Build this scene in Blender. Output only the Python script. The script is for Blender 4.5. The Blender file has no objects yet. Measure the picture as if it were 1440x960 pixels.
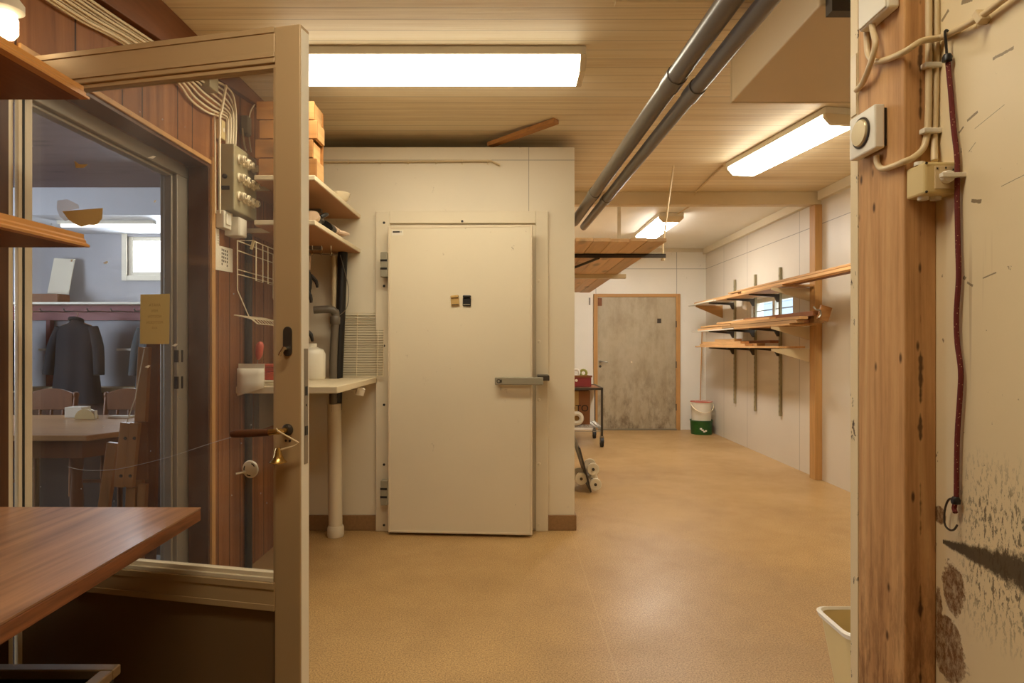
import bpy, bmesh, math, random
from mathutils import Vector, Matrix, Euler
random.seed(7)
SC = bpy.context.scene
COL = SC.collection
PI = math.pi
F, CX, CY, CH = 860.0, 718.0, 485.0, 1.3

def pY(px, py, Y):            # photo reading -> place on the plane y = Y
    return Vector(((px - CX) / F * Y, Y, CH - (py - CY) / F * Y))
def pX(px, py, X):            # photo reading -> place on the plane x = X
    return pY(px, py, X * F / (px - CX))

# ------------------------------------------------------------------ colour / materials
def S(r, g, b):
    f = lambda c: (c / 255 / 12.92) if c / 255 <= .04045 else ((c / 255 + .055) / 1.055) ** 2.4
    return (f(r), f(g), f(b), 1)

class NT:
    def __init__(s, name):
        s.m = bpy.data.materials.new(name); s.m.use_nodes = True
        s.t = s.m.node_tree; s.t.nodes.clear()
        s.out = s.n('ShaderNodeOutputMaterial')
        s.co = None
    def n(s, typ, **kw):
        nd = s.t.nodes.new(typ)
        for k, v in kw.items(): setattr(nd, k, v)
        return nd
    def l(s, a, b): s.t.links.new(a, b)
    def put(s, sock, v):
        if hasattr(v, 'is_output') or isinstance(v, bpy.types.NodeSocket): s.l(v, sock)
        else: sock.default_value = v
    def obj(s):
        if s.co is None: s.co = s.n('ShaderNodeTexCoord').outputs['Object']
        return s.co
    def xyz(s):
        if not hasattr(s, '_x'):
            sp = s.n('ShaderNodeSeparateXYZ'); s.l(s.obj(), sp.inputs[0]); s._x = sp.outputs
        return s._x
    def math(s, op, a, b=0.0, c=0.0):
        nd = s.n('ShaderNodeMath', operation=op)
        s.put(nd.inputs[0], a); s.put(nd.inputs[1], b); s.put(nd.inputs[2], c)
        return nd.outputs[0]
    def noise(s, scale=(1, 1, 1), sc=1.0, detail=3, rough=.55, off=(0, 0, 0), dist=0.0):
        mp = s.n('ShaderNodeMapping'); s.l(s.obj(), mp.inputs[0])
        mp.inputs['Scale'].default_value = scale; mp.inputs['Location'].default_value = off
        nz = s.n('ShaderNodeTexNoise'); s.l(mp.outputs[0], nz.inputs['Vector'])
        nz.inputs['Scale'].default_value = sc; nz.inputs['Detail'].default_value = detail
        nz.inputs['Roughness'].default_value = rough; nz.inputs['Distortion'].default_value = dist
        return nz.outputs['Fac']
    def voro(s, scale=(1, 1, 1), sc=1.0, off=(0, 0, 0)):
        mp = s.n('ShaderNodeMapping'); s.l(s.obj(), mp.inputs[0])
        mp.inputs['Scale'].default_value = scale; mp.inputs['Location'].default_value = off
        v = s.n('ShaderNodeTexVoronoi'); s.l(mp.outputs[0], v.inputs['Vector']); v.inputs['Scale'].default_value = sc
        return v.outputs['Distance']
    def ramp(s, fac, stops, interp='LINEAR'):
        r = s.n('ShaderNodeValToRGB'); s.put(r.inputs[0], fac); cr = r.color_ramp; cr.interpolation = interp
        while len(cr.elements) < len(stops): cr.elements.new(.5)
        for e, (p, c) in zip(cr.elements, stops):
            e.position = p; e.color = c if isinstance(c, tuple) else (c, c, c, 1)
        return r.outputs[0]
    def mix(s, fac, a, b, mode='MIX'):
        nd = s.n('ShaderNodeMix', data_type='RGBA', blend_type=mode)
        s.put(nd.inputs[0], fac); s.put(nd.inputs[6], a); s.put(nd.inputs[7], b)
        return nd.outputs[2]
    def lines(s, sock, pos, w):
        m = None
        for p in pos:
            c = s.math('COMPARE', sock, p, w)
            m = c if m is None else s.math('MAXIMUM', m, c)
        return m
    def bsdf(s, color, rough=.6, metal=0.0, bump=None, bstr=.1, bdist=.01, emis=None, estr=0, trans=0, coat=0):
        b = s.n('ShaderNodeBsdfPrincipled')
        s.put(b.inputs['Base Color'], color); s.put(b.inputs['Roughness'], rough); s.put(b.inputs['Metallic'], metal)
        if coat: b.inputs['Coat Weight'].default_value = coat; b.inputs['Coat Roughness'].default_value = .25
        if trans: b.inputs['Transmission Weight'].default_value = trans
        if emis: b.inputs['Emission Color'].default_value = emis; b.inputs['Emission Strength'].default_value = estr
        if bump is not None:
            bp = s.n('ShaderNodeBump'); bp.inputs['Strength'].default_value = bstr; bp.inputs['Distance'].default_value = bdist
            s.l(bump, bp.inputs['Height']); s.l(bp.outputs[0], b.inputs['Normal'])
        s.l(b.outputs[0], s.out.inputs[0]); return s.m

def dk(c, k): return (c[0] * k, c[1] * k, c[2] * k, 1)

def paint(name, c, rough=.5, var=.12, sc=4, metal=0.0, bstr=.05, grime=0.0):
    t = NT(name)
    n = t.noise(sc=sc, detail=5)
    col = t.mix(n, dk(c, 1 - var), dk(c, 1 + var * .6))
    if grime:
        g = t.ramp(t.noise((1, 1, .5), sc=9, detail=6, rough=.7, off=(3, 1, 2)), [(.62, 0.0), (.72, 1.0)])
        col = t.mix(t.math('MULTIPLY', g, grime), col, S(95, 70, 40))
    return t.bsdf(col, rough, metal, t.noise(sc=sc * 12, detail=2), bstr, .004)

def wood(name, c, axis='X', sc=1.0, contrast=.35, rough=.5, knots=0.0, coat=0.0, rand=0.0, dark=None, spec=.25):
    t = NT(name)
    lo, hi = .9 * sc, 16 * sc
    k = {'X': (lo, hi, hi), 'Y': (hi, lo, hi), 'Z': (hi, hi, lo)}[axis]
    n1 = t.noise(k, 1.3, 5, .6, dist=.6)
    n2 = t.noise(tuple(v * 4 for v in k), 1.0, 3, .6, off=(5, 3, 1))
    f = t.math('ADD', t.math('MULTIPLY', n1, .7), t.math('MULTIPLY', n2, .3))
    d = dark or dk(c, 1 - contrast)
    col = t.ramp(f, [(.3, d), (.55, c), (.75, dk(c, 1 + contrast * .4))])
    if knots:
        kk = {'X': (2, 7, 7), 'Y': (7, 2, 7), 'Z': (8, 8, 3.2)}[axis]
        v = t.voro(kk, sc, off=(.37, .21, .4))
        m = t.ramp(v, [(0.0, 1.0), (.10, .9), (.2, 0.0)])
        col = t.mix(t.math('MULTIPLY', m, knots), col, dk(c, .16))
    if rand:
        oi = t.n('ShaderNodeObjectInfo')
        hv = t.n('ShaderNodeHueSaturation'); t.l(col, hv.inputs['Color'])
        t.l(t.math('MULTIPLY_ADD', oi.outputs['Random'], rand, 1 - rand * .5), hv.inputs['Value'])
        col = hv.outputs[0]
    m_ = t.bsdf(col, rough, 0, f, .12, .004, coat=coat); m_.node_tree.nodes['Principled BSDF'].inputs['Specular IOR Level'].default_value = spec; return m_

M = {}
def lib():
    # painted sheet walls with seams
    def sheet(name, c, seams_y=(), seams_x=(), seams_z=(), grime=.5, w=.0035):
        t = NT(name)
        x, y, z = t.xyz()
        n = t.noise(sc=1.3, detail=5)
        col = t.mix(n, dk(c, .9), dk(c, 1.05))
        sp = t.ramp(t.noise((1, 1, .6), sc=14, detail=5, rough=.75, off=(1, 4, 2)), [(.655, 0.0), (.70, 1.0)])
        big = t.ramp(t.noise(sc=1.7, detail=2, off=(8, 2, 5)), [(.45, 0.0), (.65, 1.0)])
        col = t.mix(t.math('MULTIPLY', t.math('MULTIPLY', sp, big), grime), col, S(120, 92, 55))
        m = None
        for sock, ps in ((y, seams_y), (x, seams_x), (z, seams_z)):
            if ps:
                q = t.lines(sock, ps, w); m = q if m is None else t.math('MAXIMUM', m, q)
        if m is not None: col = t.mix(t.math('MULTIPLY', m, .62), col, S(70, 52, 34))
        return t.bsdf(col, .42, 0, t.noise(sc=60, detail=2), .04, .003)
    wc = S(231, 219, 193)
    M['wall'] = sheet('painted_panel_far', S(243, 237, 222), seams_y=(8.6, 7.75, 6.35, 5.2), seams_x=(2.55, 1.31), seams_z=(2.47,), grime=.25)  # far wall colour lightened to make up for weaker lamp light
    M['wall_r'] = sheet('painted_panel_right', S(222, 211, 193), seams_y=(8.6, 7.75, 6.35, 5.2), seams_z=(2.47,), grime=.25)  # same panels, colour darkened to hold back the overbright lamp light
    M['cold'] = sheet('painted_panel_cold', wc, seams_x=(.128,), seams_z=(2.60,), grime=.5, w=.002)
    M['cream'] = paint('cream_paint', S(229, 216, 188), .42, .1, 2.5)
    M['door_white'] = sheet('cold_door_sheet', S(232, 219, 190), grime=1.0)
    M['beam'] = paint('beam_paint', S(214, 193, 152), .5, .1, 3)
    # ceiling: painted tongue and groove boards running along x
    t = NT('ceiling_boards'); x, y, z = t.xyz()
    fr = t.math('FRACT', t.math('DIVIDE', y, .096)); gr = t.math('GREATER_THAN', fr, .93)
    fl = t.math('FLOOR', t.math('DIVIDE', y, .096))
    wn = t.n('ShaderNodeTexWhiteNoise', noise_dimensions='1D'); t.l(fl, wn.inputs['W'])
    g = t.noise((.8, 26, 1), 1.4, 6, .7)
    f = t.math('ADD', t.math('MULTIPLY', g, .75), t.math('MULTIPLY', wn.outputs[0], .25))
    col = t.ramp(f, [(.25, S(214, 190, 148)), (.5, S(237, 220, 184)), (.75, S(243, 230, 203))])
    col = t.mix(t.math('MULTIPLY', gr, .3), col, S(96, 70, 40))
    M['ceil'] = t.bsdf(col, .55, 0, g, .25, .006)
    M['ceil_lit'] = paint('ceiling_lit_tone', S(234, 228, 212), .55, .05, 3)  # ceiling colour whitened to stand for the nearer lamp's light
    # floor: speckled linoleum
    t = NT('linoleum'); x, y, z = t.xyz()
    a = t.noise(sc=150, detail=3, rough=.8); b = t.noise(sc=1.1, detail=6, rough=.65, off=(2, 7, 1))
    col = t.ramp(a, [(.36, S(132, 98, 58)), (.5, S(190, 152, 96)), (.66, S(214, 178, 124))])
    col = t.mix(t.ramp(b, [(.35, .28), (.6, 0.0)]), col, S(112, 80, 46))
    col = t.mix(t.math('MULTIPLY', t.lines(x, (.42,), .003), .14), col, S(235, 205, 150))
    sk = t.ramp(t.noise((3, 3, 1), 1, 7, .8, off=(9, 9, 9)), [(.70, 0.0), (.73, 1.0)])
    col = t.mix(t.math('MULTIPLY', sk, .5), col, S(80, 55, 30))
    M['floor'] = t.bsdf(col, t.ramp(b, [(.3, .5), (.7, .3)]), 0, a, .05, .002)
    # wood panelling with vertical grooves
    t = NT('wood_panelling'); x, y, z = t.xyz()
    gy = (1.62, 1.89, 2.15, 2.41, 2.54, 2.81, 2.94, 3.2, 3.33, 3.46, 3.66, 3.79, 4.0, 4.2)
    g1 = t.noise((14, 14, .8), 1.2, 5, .6, dist=.5)
    col = t.ramp(g1, [(.3, S(118, 74, 40)), (.55, S(152, 100, 58)), (.75, S(168, 116, 70))])
    tint = t.noise((0, 3.1, 0), 2, 0); col = t.mix(t.math('MULTIPLY', t.ramp(tint, [(.35, 0.0), (.65, 1.0)]), .35), col, S(112, 66, 38))
    gm = t.lines(y, gy, .0045); col = t.mix(t.math('MULTIPLY', gm, .85), col, S(30, 16, 8))
    M['panel'] = t.bsdf(col, .55, 0, g1, .08, .003); M['panel'].node_tree.nodes['Principled BSDF'].inputs['Specular IOR Level'].default_value = .15
    # battered white side wall
    t = NT('battered_panel'); x, y, z = t.xyz()
    c = S(234, 214, 172)
    n = t.noise(sc=2.2, detail=5); col = t.mix(n, dk(c, .85), dk(c, 1.08))
    fine = t.noise((1, 110, 60), 1, 5, .8)
    def blob(yc, zc, ry, rz):
        d = t.math('ADD', t.math('POWER', t.math('DIVIDE', t.math('SUBTRACT', y, yc), ry), 2.0), t.math('POWER', t.math('DIVIDE', t.math('SUBTRACT', z, zc), rz), 2.0))
        d = t.math('ADD', d, t.math('MULTIPLY', t.math('SUBTRACT', t.noise(sc=19, detail=6, rough=.7, off=(yc, zc, 1)), .5), 3.2))
        return t.ramp(d, [(.75, 1.0), (1.05, 0.0)])
    bl = t.math('MAXIMUM', blob(1.098, .862, .030, .045), blob(1.105, .745, .048, .058))
    bl = t.math('MAXIMUM', bl, t.math('MAXIMUM', blob(1.135, .985, .016, .016), blob(1.138, .81, .012, .05)))
    bl = t.math('MULTIPLY', bl, t.ramp(fine, [(.36, .5), (.58, 1.0)]))
    col = t.mix(bl, col, S(120, 80, 42))
    # soot-coloured scuff running down and towards the doorway
    u = t.math('MINIMUM', t.math('DIVIDE', t.math('SUBTRACT', 1.13, y), .19), 1.25)           # 0 at post, 1 further out
    zc = t.math('MULTIPLY_ADD', u, .008, .938)
    hw = t.math('MULTIPLY_ADD', u, .032, .004)
    dz = t.math('DIVIDE', t.math('ABSOLUTE', t.math('SUBTRACT', z, zc)), hw)
    dz = t.math('ADD', dz, t.math('MULTIPLY', t.math('SUBTRACT', t.noise((1, 110, 80), 1, 5, .75), .5), 1.5))
    sm = t.math('MULTIPLY', t.ramp(dz, [(.6, 1.0), (1.25, 0.0)]), t.math('GREATER_THAN', u, .02))
    col = t.mix(t.math('MULTIPLY', sm, .93), col, S(62, 48, 32))
    sc_ = t.math('MULTIPLY', t.ramp(t.noise((1, 170, 55), 1, 4, .75, off=(2, 3, 9)), [(.53, 0.0), (.58, 1.0)]),
                 t.ramp(t.math('ABSOLUTE', t.math('SUBTRACT', z, .96)), [(.07, 1.0), (.17, 0.0)]))
    sc_ = t.math('MULTIPLY', sc_, t.ramp(u, [(.15, 0.0), (.45, 1.0)]))
    col = t.mix(t.math('MULTIPLY', sc_, .8), col, S(74, 57, 36))
    chips = t.ramp(t.noise((1, 60, 38), 1, 4, .65, off=(7, 1, 3)), [(.70, 0.0), (.715, 1.0)])
    col = t.mix(t.math('MULTIPLY', chips, .75), col, S(104, 74, 44))
    drips = t.math('MULTIPLY', t.ramp(t.noise((1, 60, 1.5), 1, 2, .5, off=(3, 8, 2)), [(.62, 0.0), (.7, 1.0)]), t.ramp(t.math('ABSOLUTE', t.math('SUBTRACT', z, 1.34)), [(.06, 1.0), (.16, 0.0)]))
    col = t.mix(t.math('MULTIPLY', drips, .35), col, S(150, 110, 60))
    def stroke(a, c, hw):
        pa, pc = pX(a[0], a[1], .796), pX(c[0], c[1], .796); dy, dz_ = pc.y - pa.y, pc.z - pa.z; L_ = math.hypot(dy, dz_); dy /= L_; dz_ /= L_
        ry = t.math('SUBTRACT', y, (pa.y + pc.y) / 2); rz = t.math('SUBTRACT', z, (pa.z + pc.z) / 2)
        al = t.math('ADD', t.math('MULTIPLY', ry, dy), t.math('MULTIPLY', rz, dz_)); ac = t.math('SUBTRACT', t.math('MULTIPLY', rz, dy), t.math('MULTIPLY', ry, dz_))
        ac = t.math('ADD', ac, t.math('MULTIPLY', t.math('SUBTRACT', rag, .5), hw * 1.6))
        return t.math('MULTIPLY', t.math('COMPARE', al, 0, L_ / 2), t.math('COMPARE', ac, 0, hw))
    rag = t.noise(sc=130, detail=3, rough=.7)
    sm2 = None
    for a, c_, h_ in (((1396, 83), (1425.5, 67), .0024), ((1360, 170), (1375, 157), .0022), ((1348.6, 187), (1355, 178), .0019), ((1370.6, 181), (1412.6, 147), .0005), ((1352, 4), (1368, -2), .004), ((1366, 282), (1380, 283), .003), ((1355, 389), (1358, 392), .003), ((1360, 397), (1368, 402), .002), ((1382, 391), (1401, 383), .0012), ((1362, 214), (1372, 200), .0006), ((1324, 30), (1334, 14), .003), ((1408, 262), (1440, 246), .0006)):
        q = stroke(a, c_, h_); sm2 = q if sm2 is None else t.math('MAXIMUM', sm2, q)
    col = t.mix(t.math('MULTIPLY', sm2, .75), col, S(100, 78, 48))
    M['battered'] = t.bsdf(col, .38, 0, n, .05, .004)
    t = NT('chipped_edge'); c = S(226, 204, 160)
    ch = t.ramp(t.noise((30, 30, 12), 1, 5, .75), [(.60, 0.0), (.63, 1.0)])
    M['chipped'] = t.bsdf(t.mix(ch, c, S(70, 46, 26)), .5)
    # far door: stained metal
    t = NT('stained_sheet'); a = t.noise((1, 1, .6), 3.2, 6, .7); b = t.noise((5, 1, .5), 1.2, 4, .6)
    col = t.ramp(t.math('MULTIPLY_ADD', b, .4, t.math('MULTIPLY', a, .6)), [(.3, S(148, 130, 98)), (.5, S(180, 164, 134)), (.68, S(190, 176, 148))])
    x, y, z = t.xyz(); sm_ = t.math('MULTIPLY', t.ramp(t.noise((3, 1, 1.4), 2.2, 6, .75, off=(4, 1, 7)), [(.46, 0.0), (.62, 1.0)]), t.ramp(z, [(.0, .75), (.45, .45), (1.0, .12)])); col = t.mix(sm_, col, S(88, 68, 42))
    M['fardoor'] = t.bsdf(col, .5, 0, a, .05, .003)
    # metals and plastics
    M['alu'] = paint('bronze_anodised', S(184, 156, 114), .42, .06, 3, .15)
    M['alu_dark'] = paint('bronze_sheet', S(122, 96, 64), .45, .12, 2, .1)
    M['alu_light'] = paint('bright_aluminium', S(228, 212, 182), .38, .05, 3, .1)
    M['alu_grey'] = paint('grey_aluminium', S(150, 140, 125), .4, .06, 3, .3)
    M['dialmetal'] = paint('dial_metal', S(206, 188, 146), .3, .05, 8, .3)
    M['steel'] = paint('steel', S(150, 142, 128), .32, .08, 8, .7)
    M['dark_steel'] = paint('dark_steel', S(74, 66, 56), .45, .1, 6, .5)
    M['brass'] = paint('brass', S(186, 150, 84), .25, .1, 10, .9)
    M['chrome'] = paint('chrome', S(220, 214, 200), .15, .02, 4, .95)
    M['rubber'] = paint('black_rubber', S(26, 23, 20), .6, .1)
    M['black'] = paint('black_plastic', S(30, 27, 24), .4, .1)
    M['greyplastic'] = paint('grey_plastic', S(150, 142, 120), .5, .06, 3)
    M['cord'] = paint('cord_cream', S(240, 224, 188), .45, .05, 9)
    M['pipegrey'] = paint('grey_pipe', S(108, 98, 84), .35, .08, 3)
    M['white'] = paint('white_plastic', S(232, 224, 204), .35, .05, 3)
    M['yellowed'] = paint('yellowed_plastic', S(214, 190, 132), .4, .06, 4)
    M['conduit'] = paint('cream_conduit', S(216, 192, 148), .4, .08, 9)
    M['paper'] = paint('paper', S(236, 228, 208), .7, .03, 6)
    M['notice'] = paint('notice_paper', S(196, 172, 112), .8, .05, 5)
    M['tan'] = paint('tan_card', S(200, 164, 100), .8, .06, 5)
    M['ink'] = paint('ink', S(40, 32, 26), .7, .05)
    M['faint'] = paint('faint_print', S(160, 136, 84), .8, .05)
    M['red'] = paint('red_plastic', S(200, 84, 62), .4, .1, 6)
    M['redboard'] = paint('red_board', S(138, 48, 46), .5, .12, 4)
    M['green'] = paint('green_label', S(34, 86, 30), .35, .2, 7)
    M['porcelain'] = paint('porcelain', S(236, 220, 186), .2, .05, 6)
    M['cardboard'] = paint('cardboard', S(146, 98, 62), .8, .1, 4)
    M['cloth_dark'] = paint('dark_cloth', S(30, 30, 34), .9, .25, 7, bstr=.2)
    M['cloth_grey'] = paint('grey_cloth', S(74, 78, 80), .9, .2, 7, bstr=.2)
    M['glove'] = paint('glove_rubber', S(40, 34, 30), .6, .25, 20)
    M['glove_pale'] = paint('glove_cloth', S(206, 178, 150), .8, .2, 26)
    M['skirting'] = paint('brown_linoleum', S(150, 114, 74), .5, .3, 60)
    M['box_grey'] = paint('grey_enamel', S(158, 146, 112), .4, .08, 5)
    M['hood'] = paint('beige_enamel', S(214, 190, 148), .38, .08, 2)
    M['dwall'] = paint('dining_wall', S(178, 178, 184), .7, .12, 2.5)
    M['dsoffit'] = paint('dining_soffit', S(208, 208, 212), .6, .06, 2)
    M['dceil'] = wood('dining_ceiling', S(112, 88, 82), 'X', .8, .3, .6, knots=.5)
    M['dfloor'] = wood('dining_floor', S(44, 28, 18), 'Y', .8, .3, .5)
    # woods
    M['pine'] = wood('pine', S(196, 140, 84), 'Z', .8, .3, .5, knots=.8)
    M['pine_y'] = wood('pine_lengthwise', S(206, 160, 106), 'Y', .8, .35, .55, rand=.7)
    M['pine_x'] = wood('pine_crosswise', S(164, 114, 64), 'X', .8, .4, .55, knots=.7, rand=.4)
    M['plank_y'] = wood('overhead_plank', S(222, 184, 138), 'Y', .7, .2, .55, knots=.5, rand=.35)
    M['post'] = wood('post_timber', S(184, 122, 66), 'Z', .9, .35, .55, knots=0)
    t = NT('post_timber_knotty'); x, y, z = t.xyz()
    g = t.noise((22, 22, 1.1), 1.2, 6, .62, dist=.7)
    g2 = t.noise((90, 90, 3), 1, 4, .6)
    col = t.ramp(t.math('MULTIPLY_ADD', g2, .35, t.math('MULTIPLY', g, .65)), [(.3, S(158, 112, 70)), (.52, S(204, 156, 104)), (.72, S(216, 174, 122))])
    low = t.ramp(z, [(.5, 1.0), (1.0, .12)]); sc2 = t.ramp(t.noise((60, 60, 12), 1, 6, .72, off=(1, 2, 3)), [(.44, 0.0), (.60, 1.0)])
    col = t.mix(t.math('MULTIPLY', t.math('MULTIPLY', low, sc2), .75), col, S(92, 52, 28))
    v = t.voro((30, 22, 10), 1, off=(.3, .1, .62)); col = t.mix(t.ramp(v, [(.0, .9), (.06, .8), (.13, 0.0)]), col, S(58, 32, 18))
    v2 = t.ramp(t.math('SUBTRACT', t.math('MULTIPLY', t.noise((9, 9, 15), 1, 3, .6, off=(1, 1, 4)), 3.2), t.math('ADD', t.math('MULTIPLY', t.math('ABSOLUTE', t.math('SUBTRACT', x, .766)), 95), 1.45)), [(.0, 0.0), (.35, 1.0)])
    v2 = t.math('MULTIPLY', v2, t.math('LESS_THAN', y, 1.15))
    col = t.mix(t.math('MULTIPLY', v2, .8), col, S(44, 24, 14))
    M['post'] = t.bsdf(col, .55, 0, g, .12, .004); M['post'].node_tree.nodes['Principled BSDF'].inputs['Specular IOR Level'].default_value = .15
    M['frame_wood'] = wood('frame_timber', S(198, 150, 92), 'Z', .8, .25, .5)
    M['frame_wood_x'] = wood('frame_timber_across', S(198, 150, 92), 'X', .8, .25, .5)
    M['dark_wood'] = wood('dark_timber', S(88, 54, 32), 'Z', .8, .35, .45)
    M['trim_wood'] = wood('brown_trim', S(128, 80, 46), 'Y', .8, .3, .5)
    M['honey'] = wood('honey_shelf', S(196, 138, 74), 'Y', .9, .35, .4, dark=S(140, 90, 44))
    M['redwood'] = wood('reddish_board', S(132, 82, 46), 'Y', .8, .35, .5)
    M['table'] = wood('worktop_laminate', S(172, 124, 86), 'Y', .9, .5, .32, dark=S(112, 72, 46), spec=.5)
    M['table_edge'] = wood('worktop_edge', S(140, 86, 50), 'Y', 1.6, .5, .45, dark=S(80, 44, 24))
    M['shelf_edge'] = paint('shelf_laminate', S(222, 206, 172), .4, .05, 4)
    M['shelf_under'] = paint('shelf_chipboard', S(178, 128, 84), .6, .1, 5)
    M['oak'] = wood('dining_oak', S(206, 158, 106), 'X', .8, .3, .28)
    M['oak_z'] = wood('dining_oak_upright', S(124, 74, 34), 'Z', .8, .35, .45)
    M['easel'] = wood('easel_beech', S(172, 122, 70), 'Z', .8, .3, .45)
    # glass with dust, specks; diffuse veil also paints the window-glare haze
    t = NT('dusty_hazy_glass')
    tr = t.n('ShaderNodeBsdfTransparent'); tr.inputs[0].default_value = (.93, .93, .92, 1)
    gl = t.n('ShaderNodeBsdfGlossy'); gl.inputs['Roughness'].default_value = .02
    lw = t.n('ShaderNodeLayerWeight'); lw.inputs[0].default_value = .5
    m1 = t.n('ShaderNodeMixShader'); t.l(t.math('MULTIPLY_ADD', t.math('POWER', lw.outputs['Facing'], 4.0), .5, .03), m1.inputs[0]); t.l(tr.outputs[0], m1.inputs[1]); t.l(gl.outputs[0], m1.inputs[2])
    df = t.n('ShaderNodeBsdfDiffuse'); df.inputs[0].default_value = (.85, .85, .86, 1)
    sp = t.ramp(t.voro((1, 1, 1), 26), [(.0, 1.0), (.045, .8), (.07, 0.0)])
    keep = t.ramp(t.noise(sc=5, detail=3, off=(4, 4, 4)), [(.52, 0.0), (.6, 1.0)])
    dust_haze = t.ramp(t.noise(sc=3.2, detail=6, rough=.7), [(.35, .02), (.7, .075)])
    fac = t.math('MAXIMUM', t.math('MULTIPLY', sp, t.math('MULTIPLY', keep, .7)), dust_haze)
    m2 = t.n('ShaderNodeMixShader'); t.l(fac, m2.inputs[0]); t.l(m1.outputs[0], m2.inputs[1]); t.l(df.outputs[0], m2.inputs[2])
    t.l(m2.outputs[0], t.out.inputs[0]); M['glass'] = t.m
    t = NT('window_glass')
    tr = t.n('ShaderNodeBsdfTransparent'); gl = t.n('ShaderNodeBsdfGlossy'); gl.inputs['Roughness'].default_value = .02
    m1 = t.n('ShaderNodeMixShader'); m1.inputs[0].default_value = .06; t.l(tr.outputs[0], m1.inputs[1]); t.l(gl.outputs[0], m1.inputs[2]); t.l(m1.outputs[0], t.out.inputs[0]); M['wglass'] = t.m
    t = NT('clear_tape')
    tr = t.n('ShaderNodeBsdfTransparent'); df = t.n('ShaderNodeBsdfDiffuse'); df.inputs[0].default_value = (.8, .82, .88, 1)
    m1 = t.n('ShaderNodeMixShader'); m1.inputs[0].default_value = .42; t.l(tr.outputs[0], m1.inputs[1]); t.l(df.outputs[0], m1.inputs[2]); t.l(m1.outputs[0], t.out.inputs[0]); M['tape'] = t.m
    def glow(name, c, s):
        t = NT(name); e = t.n('ShaderNodeEmission'); e.inputs[0].default_value = c; e.inputs[1].default_value = s; t.l(e.outputs[0], t.out.inputs[0]); return t.m
    M['glow'] = glow('diffuser_warm', (1, .90, .69, 1), LIGHT * 1.0)
    M['glow_mid'] = glow('diffuser_slanting', (1, .92, .75, 1), LIGHT * 1.75)
    M['glow_far'] = glow('diffuser_neutral', (1, .96, .90, 1), LIGHT * 2.6)
    M['glow_ante'] = glow('diffuser_anteroom', (1, .90, .70, 1), LIGHT * 1.12)
    for k_ in ('glow', 'glow_mid', 'glow_far', 'glow_ante'):
        e_ = M[k_].node_tree.nodes['Emission'].inputs; M[k_ + '_side'] = glow('side_' + k_, tuple(e_[0].default_value), e_[1].default_value * (.3 if k_ == 'glow_far' else .4))
    M['glow_dining'] = glow('tube_dining', (1, .93, .82, 1), 2.0)
    M['glow_bulb'] = glow('bulb_glow', (1, .8, .5, 1), 3.0)
LIGHT = 7.0
lib()

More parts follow.
